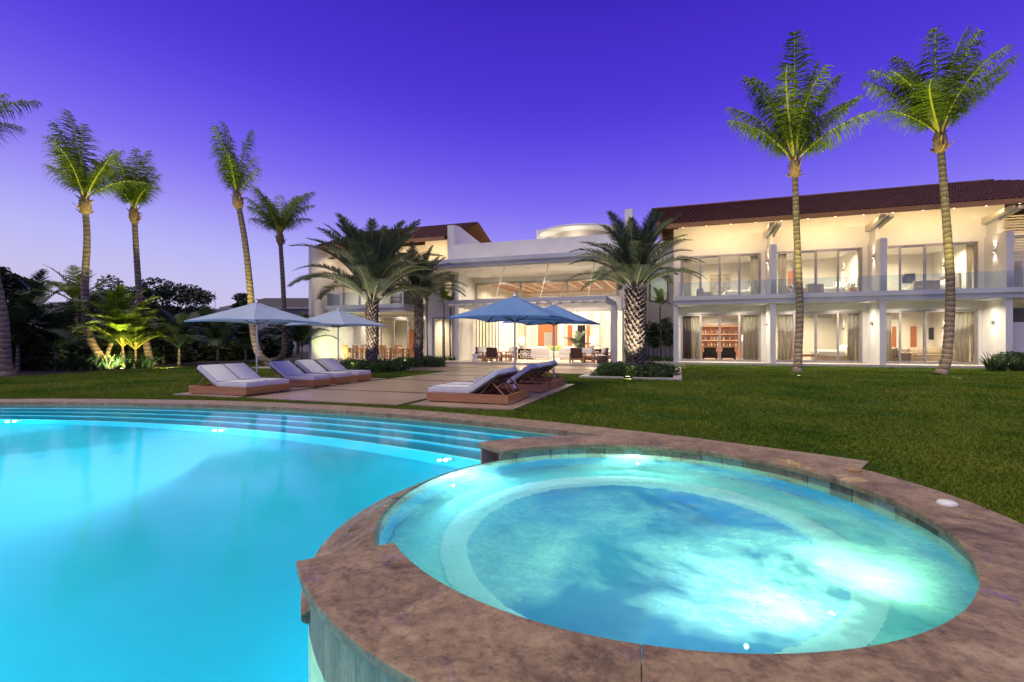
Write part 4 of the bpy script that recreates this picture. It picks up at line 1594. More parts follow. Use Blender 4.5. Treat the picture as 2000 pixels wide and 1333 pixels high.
coconut([(298, 715), (290, 690), (276, 620), (268, 520), (262, 420)], 27.5, 0.85, 'straight slender coconut palm second from the left garden edge', 4,
        [(0, 160, .95), (1, 180, .9), (2, 190, .7), (1, 80, .8), (2, 0, .75), (3, 350, .6), (1, 290, .85), (2, 270, .75), (0, 120, 1.0)], 0.24)
coconut([(528, 716), (505, 690), (494, 640), (488, 560), (478, 470), (464, 392)], 27.2, 0.95, 'coconut palm rising behind the near left parasol', 5,
        [(0, 150, .95), (0, 200, 1.0), (1, 180, .8), (2, 175, .5), (1, 90, .75), (2, 20, .5), (1, 280, .85), (2, 300, .6), (0, 30, .8)], 0.26, more=0)
coconut([(535, 706), (553, 694), (556, 650), (553, 560), (547, 465)], 33.0, 0.92, 'short unlit coconut palm beside the villa\'s end wall', 6,
        [(1, 10, .8), (2, 0, .9), (3, 350, .85), (1, 170, .85), (3, 185, .8), (4, 180, .8), (1, 90, .8), (2, 280, .8), (2, 60, .8), (1, 210, .8), (4, 5, .7)], 0.24)
coconut([(14, 728), (10, 690), (2, 600), (-36, 450), (-92, 310)], 19.5, 0.95, 'coconut palm cut by the picture\'s left side', 8,
        [(1, 10, .8), (2, 0, .8), (3, 350, .8), (1, 170, .85), (3, 185, .8), (4, 15, .7), (1, 90, .8), (2, 280, .8), (2, 40, .8)], 0.24)

DATE = [frond_mesh('frond', 3.4, R(e), R(dr), 84, 0.6, 0.03, [M_DATE, M_DATER], 30 + i, 0.2, 0.2, 0.6, 0.0, 0.026, tw, 0.45, 0.6)
        for i, (e, dr, tw) in enumerate(((84, 34, .1), (77, 50, -.15), (69, 66, .2), (60, 78, -.2), (50, 84, .15), (38, 84, -.1)))]


def date_palm(loc, h, r, cs, nf, label, seed, lo=0):
    rd = random.Random(seed)
    t = thing('date_palm', label, 'palm tree', loc, 0, 'date palms standing in the ponds')
    base = Vector(loc)
    q = MB()
    q.tube([base + Vector((0, 0, z)) for z in (-0.1, h * 0.3, h * 0.7, h)], [r * 0.92, r * 0.85, r * 0.85, r * 0.7], 14, 0)
    n = int(h * 95)
    for k in range(n):
        an = k * 2.39996
        z = 0.05 + (h - 0.02) * k / n
        dv = Vector((math.cos(an), math.sin(an), 0))
        sd = Vector((-dv.y, dv.x, 0))
        w_ = r * rd.uniform(0.15, 0.24)
        o_ = base + dv * r * 0.80 + Vector((0, 0, z))
        tip = base + dv * r * rd.uniform(1.08, 1.25) + Vector((0, 0, z + r * rd.uniform(0.35, 0.6)))
        b = len(q.v)
        q.v += [tuple(o_ - sd * w_), tuple(o_ + sd * w_), tuple(tip + sd * w_ * 0.5), tuple(tip - sd * w_ * 0.5), tuple(tip - dv * r * .22 + Vector((0, 0, .05)))]
        q.face([b, b + 1, b + 2, b + 3], 0)
        q.face([b + 3, b + 2, b + 4], 0)
        q.face([b, b + 3, b + 4], 0)
        q.face([b + 1, b + 4, b + 2], 0)
    q.build('trunk', M_TRUNKD, t, fixn=False)
    for k in range(nf):
        f = k / nf
        vi = min(5, max(lo, int(f * 6 + rd.uniform(-.4, .4))))
        link('frond', DATE[vi], t, (0, 0, h - 0.05 + 0.18 * (1 - f)), (rd.uniform(-.08, .08), rd.uniform(-.08, .08), k * 2.39996 + rd.uniform(-.2, .2)), [cs * rd.uniform(.86, 1.08)] * 3)
    return t


P1 = D(727, 725, 22.8)
P2 = D(818, 716, 26.4)
P3 = D(1240, 735, 19.4)
dp1 = date_palm((P1.x, P1.y, 0), 3.1, 0.27, 1.26, 54, 'large date palm with arching fronds in front of the dining terrace', 1, 1)
dp2 = date_palm((P2.x, P2.y, 0), 3.55, 0.24, 0.86, 38, 'smaller date palm at the corner of the white planter wall', 2)
dp3 = date_palm((P3.x, P3.y, 0), 3.35, 0.36, 0.92, 50, 'thick trunked date palm in the pond by the bedroom wing', 3, 1)


# ---- leaf clouds
def leaf_cloud(name, blobs, n, size, m, seed, flat=0.5):
    """n leaves spread through a set of ellipsoids (cx,cy,cz,rx,ry,rz), denser near the skin"""
    rng_ = np.random.default_rng(seed)
    vol = np.array([b[3] * b[4] * b[5] for b in blobs]) ** 0.75
    pick = rng_.choice(len(blobs), n, p=vol / vol.sum())
    B = np.array(blobs)[pick]
    v = rng_.normal(size=(n, 3))
    v /= np.linalg.norm(v, axis=1)[:, None]
    rad = rng_.uniform(0.35, 1.0, n) ** 0.5
    P = B[:, :3] + v * B[:, 3:] * rad[:, None]
    a = rng_.normal(size=(n, 3))
    a /= np.linalg.norm(a, axis=1)[:, None]
    a[:, 2] *= flat
    bb = np.cross(a, rng_.normal(size=(n, 3)))
    bb /= np.linalg.norm(bb, axis=1)[:, None] + 1e-9
    s = size * rng_.uniform(0.6, 1.3, n)[:, None]
    V = np.empty((n, 4, 3))
    V[:, 0] = P - a * s
    V[:, 1] = P + bb * s * 0.38
    V[:, 2] = P + a * s
    V[:, 3] = P - bb * s * 0.38
    me = bpy.data.meshes.new(name)
    me.vertices.add(n * 4)
    me.vertices.foreach_set('co', V.astype(np.float32).ravel())
    me.loops.add(n * 4)
    me.loops.foreach_set('vertex_index', np.arange(n * 4, dtype=np.int32))
    me.polygons.add(n)
    me.polygons.foreach_set('loop_start', np.arange(0, n * 4, 4, dtype=np.int32))
    me.polygons.foreach_set('loop_total', np.full(n, 4, dtype=np.int32))
    me.update(calc_edges=True)
    me.materials.append(m)
    return me


def tree(px, py_top, width_px, base_py, depth, label, seed, n=5200, m=M_LEAFD, size=0.2, drop=0.55):
    """broad-leaved tree: trunk, limbs, crown of leaf clumps. Its outline is wanted at pixel px, from base to py_top."""
    rd = random.Random(seed)
    b = D(px, CY, depth)
    base = Vector((b.x, b.y, 0))
    topz = D(px, py_top, depth).z
    W_ = width_px / F_ * depth / 2
    t = thing('broadleaf_tree', label, 'tree', base, 0, 'dark garden trees')
    H = topz
    blobs = []
    q = MB()
    q.tube([(0, 0, -0.1), (0.1, 0.05, H * 0.25), (-0.05, 0.1, H * 0.55)], [0.22, 0.16, 0.1], 8)
    for k in range(13):
        an = rd.uniform(0, 2 * PI)
        rr_ = W_ * rd.uniform(0.25, 0.85)
        z = H * rd.uniform(1 - drop, 0.93)
        z = min(z, H * (1.0 - 0.10) * (1 - 0.25 * (rr_ / W_) ** 2))
        c = (rr_ * math.cos(an), rr_ * math.sin(an), z)
        s = W_ * rd.uniform(0.22, 0.42)
        blobs.append((c[0], c[1], c[2], s * 1.2, s * 1.2, s * 0.7))
        st = (0.05, 0.05, H * rd.uniform(0.3, 0.55))
        q.tube([st, ((st[0] + c[0]) / 2, (st[1] + c[1]) / 2, (st[2] + c[2]) / 2 + 0.15), c], [0.08, 0.05, 0.015], 5)
    blobs.append((0, 0, H * 0.8, W_ * 0.4, W_ * 0.4, H * 0.17))
    tr = link('trunk', q.mesh('trunk', M_BARK), t)
    link('crown', leaf_cloud('crown', blobs, n, size, m, seed), t)
    return t


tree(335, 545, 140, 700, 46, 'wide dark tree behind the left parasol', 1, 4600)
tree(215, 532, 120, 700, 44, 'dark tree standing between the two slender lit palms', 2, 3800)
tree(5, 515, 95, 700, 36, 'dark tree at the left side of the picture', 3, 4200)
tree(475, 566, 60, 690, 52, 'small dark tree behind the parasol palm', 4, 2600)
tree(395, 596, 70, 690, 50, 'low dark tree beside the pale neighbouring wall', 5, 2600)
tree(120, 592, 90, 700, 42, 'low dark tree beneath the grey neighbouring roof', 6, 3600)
tree(580, 625, 60, 690, 48, 'dark tree against the villa\'s end wall', 7, 2600)
tree(275, 604, 60, 700, 48, 'low dark tree behind the slender straight palm', 8, 3000)


# ---- bushes of the dark hedge
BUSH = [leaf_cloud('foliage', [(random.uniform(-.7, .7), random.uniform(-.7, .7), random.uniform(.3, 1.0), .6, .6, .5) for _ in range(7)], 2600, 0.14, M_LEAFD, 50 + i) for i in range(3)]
BUSHM = [leaf_cloud('foliage', [(random.uniform(-.7, .7), random.uniform(-.7, .7), random.uniform(.2, .7), .5, .5, .35) for _ in range(7)], 3000, 0.09, M_LEAFM, 60 + i) for i in range(2)]
SHRUBL = [leaf_cloud('foliage', [(random.uniform(-.6, .6), random.uniform(-.6, .6), random.uniform(.05, .28), .45, .45, .28) for _ in range(9)], 4200, 0.06, M_LEAFL, 70 + i) for i in range(2)]
def bush(x, y, s, label, mesh, name='bush', group='dark bushes of the side garden', hs=1.0, cat='bush'):
    t = thing(name, label, cat, (x, y, 0), random.uniform(0, 6), group)
    link('foliage', mesh, t, (0, 0, 0), (0, 0, 0), (s, s, s * hs))
    q = MB()
    for k in range(4):
        an = k * 1.7
        q.tube([(0.05 * math.cos(an), 0.05 * math.sin(an), -0.05), (0.3 * math.cos(an), 0.3 * math.sin(an), 0.5)], [0.03, 0.012], 5)
    link('stem', q.mesh('stem', M_BARK), t, (0, 0, 0), (0, 0, 0), (s, s, s * hs))
    return t


rd = random.Random(21)
i = 0
for row, (dx, sc_, hs) in enumerate(((-5.2, 1.4, 1.0), (-8.5, 1.9, 0.95))):
    for k in range(9):
        y = 8.5 + k * 2.9 + rd.uniform(-.5, .5) + row * 1.2
        x = -24.6 + dx - 0.07 * (y - 9) + rd.uniform(-.6, .6)
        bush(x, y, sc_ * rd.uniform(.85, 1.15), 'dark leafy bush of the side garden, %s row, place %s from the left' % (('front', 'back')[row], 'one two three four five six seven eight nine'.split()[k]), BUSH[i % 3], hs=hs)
        i += 1

# ---- arching shrub palms in the side garden
AREC = [frond_mesh('frond', 2.3, R(e), R(dr), 34, 0.62, 0.05, [M_FROND, M_RACHIS], 80 + k, 0.2, 0.35, 0.5, 0.0, 0.022, tw) for k, (e, dr, tw) in enumerate(((80, 50, .2), (62, 75, -.2), (45, 85, .2)))]
DARKF = [frond_mesh('frond', 2.3, R(e), R(dr), 34, 0.62, 0.05, [M_LEAFD, M_LEAFM], 90 + k, 0.2, 0.35, 0.5, 0.0, 0.022, tw) for k, (e, dr, tw) in enumerate(((78, 50, .2), (60, 75, -.2), (42, 85, .2)))]


def shrub_palm(px, py, depth, s, stem_h, label, seed, meshes, nf=13, rs=0.07, group='shrub palms of the side garden', lean=0.0, cat='palm'):
    rd = random.Random(seed)
    b = D(px, py, depth)
    t = thing('shrub_palm', label, cat, (b.x, b.y, 0), rd.uniform(0, 6), group)
    q = MB()
    top = Vector((lean, 0, stem_h))
    q.tube([(0, 0, -0.1), (lean * 0.3, 0, stem_h * 0.5), top], [rs * 1.3, rs, rs * 0.8], 8)
    link('trunk', q.mesh('trunk', M_TRUNKC), t)
    for k in range(nf):
        vi = min(2, int(3 * k / nf))
        link('frond', meshes[vi], t, top, (rd.uniform(-.1, .1), rd.uniform(-.1, .1), k * 2.4 + rd.uniform(-.2, .2)), [s * rd.uniform(.85, 1.1)] * 3)
    return t


shrub_palm(205, 722, 25.6, 1.2, 1.9, 'small leaning palm glowing yellow behind the curved trunk', 1, AREC, 14, 0.10, lean=0.5)
shrub_palm(240, 720, 26.0, 1.3, 1.1, 'low glowing yellow green palm between the two lit trunks', 2, AREC, 15)
shrub_palm(265, 718, 26.6, 1.1, 0.9, 'low glowing palm at the foot of the straight slender trunk', 3, AREC, 13)
shrub_palm(150, 722, 28.0, 1.1, 3.5, 'slim young palm with fan of fronds above the hedge', 4, AREC, 10, 0.06)
shrub_palm(75, 725, 30.0, 1.1, 3.3, 'dark young palm above the hedge near the grey roof', 5, DARKF, 9, 0.06)
shrub_palm(350, 716, 27.5, 1.1, 1.0, 'dim feathery palm under the near left parasol\'s edge', 6, DARKF, 14)
shrub_palm(425, 712, 29.0, 1.2, 0.9, 'dim feathery palm beneath the left parasol canopy', 7, DARKF, 14)
shrub_palm(35, 730, 21.5, 1.3, 1.2, 'large dim feathery palm at the left corner of the lawn', 8, DARKF, 15)
shrub_palm(110, 728, 22.5, 1.2, 0.9, 'large dim feathery palm left of the curved lit palm', 9, DARKF, 15)
shrub_palm(590, 705, 33.0, 1.15, 1.0, 'dim feathery palm touching the villa\'s end wall', 10, DARKF, 14)
shrub_palm(480, 708, 31.0, 1.1, 0.8, 'dim feathery palm behind the parasol palm\'s foot', 11, DARKF, 14)
shrub_palm(320, 716, 30.0, 1.1, 1.3, 'dim feathery palm right of the straight slender palm', 12, DARKF, 13)


# ---- strap-leaved border plants
def strap_mesh(name, n, L, w, m, seed, spread=0.9):
    rd = random.Random(seed)
    q = MB()
    for k in range(n):
        an = rd.uniform(0, 2 * PI)
        e = rd.uniform(0.9, 1.45)
        l = L * rd.uniform(0.6, 1.15)
        dv = Vector((math.cos(an), math.sin(an), 0))
        sd = Vector((-dv.y, dv.x, 0))
        o_ = dv * rd.uniform(0, 0.12)
        p = o_.copy()
        prev = None
        for s in range(5):
            t_ = s / 4
            ww = w * (1 - t_ ** 2) * 0.5
            b = len(q.v)
            q.v += [tuple(p - sd * ww), tuple(p + sd * ww)]
            if prev is not None:
                q.face([prev, prev + 1, b + 1, b], 0)
            prev = b
            ee = e - spread * t_ * rd.uniform(.6, 1.2)
            p = p + (dv * math.cos(ee) + Vector((0, 0, math.sin(ee)))) * l / 4
    return q.mesh(name, m, fixn=False)


STRAP = [strap_mesh('leaves', 46, 0.75, 0.05, M_LEAFM, 5), strap_mesh('leaves', 60, 0.55, 0.035, M_LEAFL, 6)]


def strap(x, y, s, label, k=0, group='strap leaved border plants', name='border_plant'):
    o = link(name, STRAP[k], None, (x, y, 0.0), (0, 0, random.uniform(0, 6)), (s, s, s))
    return tag(o, label, 'plant', group)


for k, px in enumerate((120, 142, 165, 186, 208, 228, 250, 272, 290)):
    x, y = G(px, 727 - k * 0.8)
    strap(x - 0.3, y + 0.2, 1.25, 'strap leaved plant in the border under the curved palm, place %s from the left' % 'one two three four five six seven eight nine'.split()[k], 0, 'border plants under the lit palms')
for k in range(8):
    strap(-17.0 + (k % 4) * 0.85 + random.uniform(-.1, .1) + 0.6, 28.3 + (k // 4) * 0.7, 1.15, 'leafy plant in the planter under the white wall, %s row, place %s' % (('front', 'back')[k // 4], 'one two three four'.split()[k % 4]), 1, 'planter plants by the white wall')
for k in range(8):
    strap(-2.1 + (k % 4) * 0.5, 31.6 + (k // 4) * 0.8, 1.2, 'leafy plant under the bamboo in the wall niche, %s row, place %s' % (('front', 'back')[k // 4], 'one two three four'.split()[k % 4]), 1, 'niche plants below the bamboo')
for k in range(4):
    x, y = G(1945 + k * 22, 727)
    strap(x, y + random.uniform(0, .6), 1.4, 'bright strap leaved clump by the low garden wall, place %s from the left' % 'one two three four'.split()[k], 0, 'clumps by the low garden wall')
bush(*G(1985, 722), 0.9, 'low green bush at the foot of the low garden wall', BUSHM[0], group='green bushes')

# shrubs round the palm feet
def skirt(c, r, n, label, group):
    for k in range(n):
        an = 2 * PI * k / n
        bush(c[0] + r * math.cos(an), c[1] + r * math.sin(an), 0.95, label + ', clump %s of its ring' % 'one two three four five'.split()[k], SHRUBL[k % 2], 'shrub', group, 1.2, 'shrub')


skirt((P1.x, P1.y), 0.95, 5, 'low shrub at the large date palm\'s foot', 'shrubs round the large date palm')
skirt((P2.x, P2.y), 0.9, 4, 'low shrub at the smaller date palm\'s foot', 'shrubs round the smaller date palm')
skirt((P3.x, P3.y), 1.0, 5, 'low green shrub at the thick date palm\'s foot', 'shrubs round the thick date palm')


# slim palms against the white wall, bamboo in the niche
def slim_palm(x, y, h, s, label, seed, nf=7, group='slim palms by the white walls'):
    rd = random.Random(seed)
    t = thing('slim_palm', label, 'palm', (x, y, 0), rd.uniform(0, 6), group)
    q = MB()
    q.tube([(0, 0, -0.05), (0.05, 0.0, h * 0.5), (0, 0.03, h)], [0.055, 0.04, 0.045], 7)
    link('trunk', q.mesh('trunk', M_BARK), t)
    for k in range(nf):
        link('frond', AREC[min(2, int(3 * k / nf))], t, (0, 0, h), (rd.uniform(-.1, .1), rd.uniform(-.1, .1), k * 2.4), [s * rd.uniform(.8, 1.1)] * 3)
    return t


for k, (px, py, Y_, lb) in enumerate(((835, 585, 28.6, 'slim dark stemmed palm beside the smaller date palm'), (868, 590, 28.2, 'slim palm in the planter under the white wall\'s upper window'), (880, 600, 29.0, 'pale stemmed slim palm at the terrace wall\'s corner'))):
    x, z = FY(px, py, Y_)
    slim_palm(x, Y_, z, 0.5, lb, 40 + k)
for k, (px, py, Y_, lb) in enumerate(((1262, 560, 32.2, 'slim palm behind the thick date palm\'s crown'), (1290, 600, 32.0, 'slim palm in the niche beside the bedroom wing'))):
    x, z = FY(px, py, Y_)
    slim_palm(x, Y_, z, 0.55, lb, 50 + k)
rd = random.Random(9)
for k in range(6):
    x = -1.9 + k * 0.27
    t = thing('bamboo', 'bamboo cane against the lit niche wall, place %s from the left' % 'one two three four five six'.split()[k], 'bamboo', (x, 33.0 + 0.15 * (k % 2), 0), 0, 'bamboo canes in the niche')
    q = MB()
    hh = rd.uniform(2.2, 2.9)
    q.tube([(0, 0, -0.05), (rd.uniform(-.1, .1), 0, hh * 0.5), (rd.uniform(-.2, .2), -0.1, hh)], [0.022, 0.018, 0.008], 6)
    link('cane', q.mesh('cane', M_LEAFL), t)
    link('leaves', leaf_cloud('leaves', [(rd.uniform(-.2, .2), rd.uniform(-.15, .15), hh * f, .25, .22, .3) for f in (.5, .65, .8, .95)], 260, 0.11, M_LEAFM, 300 + k), t)


# ---- ground lamps aimed up at the palms
def ground_lamp(x, y, target, power, label, color=(1.0, 0.93, 0.42), spot=70, z=0.0, wash=0):
    t = thing('ground_lamp', label, 'garden light', (x, y, z), 0, 'ground lamps of the garden')
    q = MB()
    q.lathe([(0.16, -0.03), (0.16, 0.03), (0.145, 0.045), (0.13, 0.03)], (x, y, z), 14)
    q.build('housing', M_BLACKM, t)
    q = MB()
    q.lathe([(0.0, 0.034), (0.13, 0.03)], (x, y, z), 14)
    q.build('lens', M_GROUNDBULB, t)
    lamp('ground_lamp_beam', 'SPOT', (x, y, z + 0.08), power, color, t, target, 0.05, spot, 0.6)
    if wash:
        tv = Vector(target)
        lamp('ground_lamp_wash', 'SPOT', (x, y, z + 0.08), wash, (1.0, 0.86, 0.58), t, (tv.x, tv.y, 3.2), 0.05, 110, 0.7)
    return t


GY = (1.0, 0.92, 0.20)
x, y = G(1560, 737)
ground_lamp(x, y, D(1552, 200, 21.6), 5967, 'ground lamp before the palm of the middle bedroom bays', GY, 50, 0.0, 340)
x, y = G(1873, 742)
ground_lamp(x, y, D(1832, 170, 20.3), 5967, 'ground lamp before the palm at the wing\'s far end', GY, 50, 0.0, 340)
x, y = D(224, CY, 23.4).x, D(224, CY, 23.4).y
ground_lamp(x, y, D(165, 330, 24.7), 4819, 'ground lamp before the curved lit palm', GY, 48, 0.0, 340)
x, y = D(338, CY, 24.6).x, D(338, CY, 24.6).y
ground_lamp(x, y, D(262, 330, 27.5), 3442, 'ground lamp before the straight slender palm', GY, 38, 0.0, 340)
x, y = G(468, 720)
ground_lamp(x, y, D(462, 320, 27.2), 4360, 'ground lamp left of the parasol palm', GY, 48, 0.0, 340)
ground_lamp(D(236, 726, 24.2).x, D(236, 726, 24.2).y, D(240, 640, 26.5), 900, 'ground lamp hidden among the glowing shrub palms', (1.0, 0.80, 0.22), 150)
for P_, lb in ((P1, 'ground lamp at the large date palm'), (P2, 'ground lamp at the smaller date palm'), (P3, 'ground lamp at the thick date palm')):
    ground_lamp(P_.x - 0.1, P_.y - 1.75, (P_.x, P_.y, 4.0), 850, lb, WARM2, 80, 0.07)
ground_lamp(-11.5, 28.9, (-10.5, 27.2, 3.4), 22, 'added lamp lighting the pergola slats from below, left side', WARM2, 140, 0.154)  # both pergola lamps are added to brighten the lattice underside
ground_lamp(-4.4, 28.9, (-5.6, 27.2, 3.4), 22, 'added lamp lighting the pergola slats from below, right side', WARM2, 140, 0.154)
ground_lamp(-15.4, 28.0, (-15.4, 29.8, 3.5), 120, 'ground lamp in the planter under the white wall', WARM2, 120)
ground_lamp(-1.2, 33.32, (-1.2, 33.6, 1.4), 130, 'ground lamp in the bamboo niche', WARM2, 140)
ground_lamp(-21.9, 27.6, (-23.8, 29.6, 2.8), 260, 'ground lamp greening the villa\'s end wall', (0.8, 1.0, 0.45), 130, FL)
# ================================================================== POOLSIDE FURNITURE
NUM = 'one two three four five six seven eight nine ten'.split()


def mattress_bm(x0, x1, y0, y1, z0, z1, r=0.03):
    return MB().rbox(x0, x1, y0, y1, z0, z1, r, 0, 3)


def piping(q, x0, x1, y0, y1, z, r=0.006):
    c = [(x0, y0, z), (x1, y0, z), (x1, y1, z), (x0, y1, z), (x0, y0, z)]
    for a, b in zip(c[:-1], c[1:]):
        q.tube([a, b], r, 5)


def make_lounger(width, n, name):
    """local: foot end at x=0, head towards -x, centred on y"""
    t = thing(name, 'lounger', 'sun lounger')
    L, hw = 1.95, width / 2
    z0, z1 = 0.05, 0.205
    for (a, b, c, d_, nm, m) in ((-L, 0, -hw, -hw + 0.04, 'side_board', M_TEAK), (-L, 0, hw - 0.04, hw, 'side_board', M_TEAK),
                                 (-0.04, 0.0, -hw + 0.04, hw - 0.04, 'end_board', M_TEAKY), (-L, -L + 0.04, -hw + 0.04, hw - 0.04, 'end_board', M_TEAKY)):
        link(nm, MB().box(a, b, c, d_, z0 - 0.03, z1).mesh(nm, m), t)
    q = MB()
    for k in range(10):
        x = -0.08 - k * 0.105
        q.box(x - 0.075, x, -hw + 0.04, hw - 0.04, z1 - 0.045, z1 - 0.02)
    link('slat_deck', q.mesh('slat_deck', M_TEAKY), t)
    q = MB()
    for x in (-0.1, -L + 0.1):
        for y in (-hw + 0.08, hw - 0.08):
            q.box(x - 0.04, x + 0.04, y - 0.04, y + 0.04, -0.0, z0 - 0.031)
    link('foot', q.mesh('foot', M_BLACKM), t)
    ang = R(33)
    hx, hz = -1.06, z1 + 0.015
    bl = 0.76
    rot = Matrix.Rotation(ang, 4, 'Y')
    W1 = (width - 0.04) / n
    for k in range(n):
        ya = -hw + 0.02 + k * W1 + 0.006
        yb = ya + W1 - 0.012
        q = mattress_bm(-1.04, -0.015, ya, yb, z1 - 0.005, z1 + 0.13)
        s = link('seat_mattress', q.mesh('seat_mattress', M_CUSHION), t)
        q = MB()
        piping(q, -1.02, -0.03, ya + 0.012, yb - 0.012, z1 + 0.127)
        link('piping', q.mesh('piping', M_PIPING), s)
        # backrest mattress, hinged
        q = mattress_bm(-bl - 0.02, 0, ya, yb, 0.0, 0.13)
        mt = Matrix.Translation((hx, 0, hz)) @ rot
        q.v = [tuple(mt @ Vector(p)) for p in q.v]
        s = link('back_mattress', q.mesh('back_mattress', M_CUSHION), t)
        q = MB()
        piping(q, -bl, -0.02, ya + 0.012, yb - 0.012, 0.127)
        q.v = [tuple(mt @ Vector(p)) for p in q.v]
        link('piping', q.mesh('piping', M_PIPING), s)
        # timber back frame and its prop
        q = MB()
        q.box(-bl, -0.0, ya + 0.02, ya + 0.06, -0.035, -0.004)
        q.box(-bl, -0.0, yb - 0.06, yb - 0.02, -0.035, -0.004)
        for j in range(6):
            q.box(-bl + 0.02 + j * 0.14, -bl + 0.08 + j * 0.14, ya + 0.06, yb - 0.06, -0.03, -0.008)
        q.v = [tuple(mt @ Vector(p)) for p in q.v]
        link('back_frame', q.mesh('back_frame', M_WOODDK), t)
        q = MB()
        top = mt @ Vector((-bl * 0.68, 0, -0.03))
        for y in (ya + 0.12, yb - 0.12):
            q.bar((top.x, y, top.z), (-L + 0.12, y, z1 - 0.05), 0.03, 0.03)
            q.bar((top.x, y, top.z), (hx - 0.15, y, z1 - 0.05), 0.03, 0.03)
        q.bar((top.x, ya + 0.1, top.z), (top.x, yb - 0.1, top.z), 0.03, 0.03)
        link('prop', q.mesh('prop', M_WOOD), t)
    return t


PZ = 0.037
dbl = make_lounger(1.46, 2, 'double_lounger')
sgl = make_lounger(0.80, 1, 'sun_lounger')
LG = 'sun loungers on the stone platforms'
dbl.location = (-10.12, 9.95, PZ)
tag(dbl, 'double white cushioned teak lounger at the pool end of the left platform', 'sun lounger', LG)
dup(dbl, (-5.4, 10.5, PZ), PI, 'double white cushioned teak lounger at the pool end of the right platform', LG)
sgl.location = (-10.16, 12.0, PZ)
tag(sgl, 'single lounger next to the double one on the left platform', 'sun lounger', LG)
dup(sgl, (-10.22, 13.12, PZ), 0, 'middle single lounger of the left platform', LG)
dup(sgl, (-10.26, 14.22, PZ), 0, 'single lounger nearest the house on the left platform', LG)
dup(sgl, (-5.4, 12.75, PZ), PI, 'single lounger next to the double one on the right platform', LG)
dup(sgl, (-5.4, 13.85, PZ), PI, 'middle single lounger of the right platform', LG)
dup(sgl, (-5.4, 14.85, PZ), PI, 'single lounger nearest the house on the right platform', LG)


def make_parasol(name, m):
    t = thing(name, 'parasol', 'parasol')
    s, ze, za = 1.27, 1.93, 2.52
    N = 8
    for f in range(4):
        q = MB()
        a0, a1 = PI / 4 + f * PI / 2, PI / 4 + (f + 1) * PI / 2
        c0 = Vector((math.cos(a0), math.sin(a0), 0)) * s * math.sqrt(2)
        c1 = Vector((math.cos(a1), math.sin(a1), 0)) * s * math.sqrt(2)
        for i in range(N + 1):
            r = i / N
            for j in range(N + 1):
                w = j / N
                e = c0.lerp(c1, w)
                sag = 1 - 0.10 * 4 * w * (1 - w) * r
                z = za + (ze - za) * (r ** 0.93) - 0.035 * math.sin(PI * r) * 4 * w * (1 - w) + 0.045 * r * 4 * w * (1 - w)
                q.v.append((e.x * r * sag, e.y * r * sag, z))
        for i in range(N):
            for j in range(N):
                b = i * (N + 1) + j
                q.face([b, b + 1, b + N + 2, b + N + 1], 0, True)
        link('canopy_panel', q.mesh('canopy_panel', m, fixn=False), t)
        # hem
        q = MB()
        b0 = N * (N + 1)
        hem = []
        for j in range(N + 1):
            w = j / N
            e = c0.lerp(c1, w)
            sag = 1 - 0.10 * 4 * w * (1 - w)
            hem.append((e.x * sag, e.y * sag, ze + 0.045 * 4 * w * (1 - w)))
        for j in range(N):
            a, b = hem[j], hem[j + 1]
            q.poly([a, b, (b[0] * .995, b[1] * .995, b[2] - 0.035), (a[0] * .995, a[1] * .995, a[2] - 0.035)])
        link('hem', q.mesh('hem', m, fixn=False), t)
        q = MB()
        q.bar((0, 0, za - 0.05), (c0.x * 0.985, c0.y * 0.985, ze - 0.012), 0.022, 0.03)
        q.bar((0, 0, 1.85), (c0.x * 0.5, c0.y * 0.5, (za + ze) / 2 - 0.02), 0.018, 0.022)
        link('rib', q.mesh('rib', M_BLACKM), t)
    q = MB()
    q.tube([(0, 0, 0.0), (0, 0, za + 0.06)], 0.024, 12)
    link('pole', q.mesh('pole', M_POLE), t)
    q = MB()
    q.lathe([(0.0, za + 0.10), (0.03, za + 0.08), (0.035, za + 0.02), (0.07, za - 0.01), (0.0, za - 0.01)], (0, 0, 0), 12)
    link('finial', q.mesh('finial', M_POLE), t)
    q = MB()
    q.lathe([(0.04, 0.05), (0.04, 0.30), (0.03, 0.31)], (0, 0, 0), 12)
    q.rbox(-0.3, 0.3, -0.3, 0.3, 0.0, 0.05, 0.012)
    link('base', q.mesh('base', M_POLE), t)
    return t


pa = make_parasol('parasol', M_UMBL)
pa.location = (-11.8, 11.12, PZ)
PG = 'square parasols over the loungers'
tag(pa, 'square pale parasol over the left double lounger', 'parasol', PG)
dup(pa, (-11.8, 14.75, PZ), 0, 'square pale parasol at the house end of the left platform', PG)
pb = make_parasol('parasol', M_UMBSKY)
pb.location = (-3.98, 11.78, PZ)
tag(pb, 'square blue-lit parasol over the right double lounger', 'parasol', PG)
dup(pb, (-3.75, 14.95, PZ), 0, 'square blue-lit parasol at the house end of the right platform', PG)

# ================================================================== TERRACE AND LIVING ROOM
TZ = 0.154


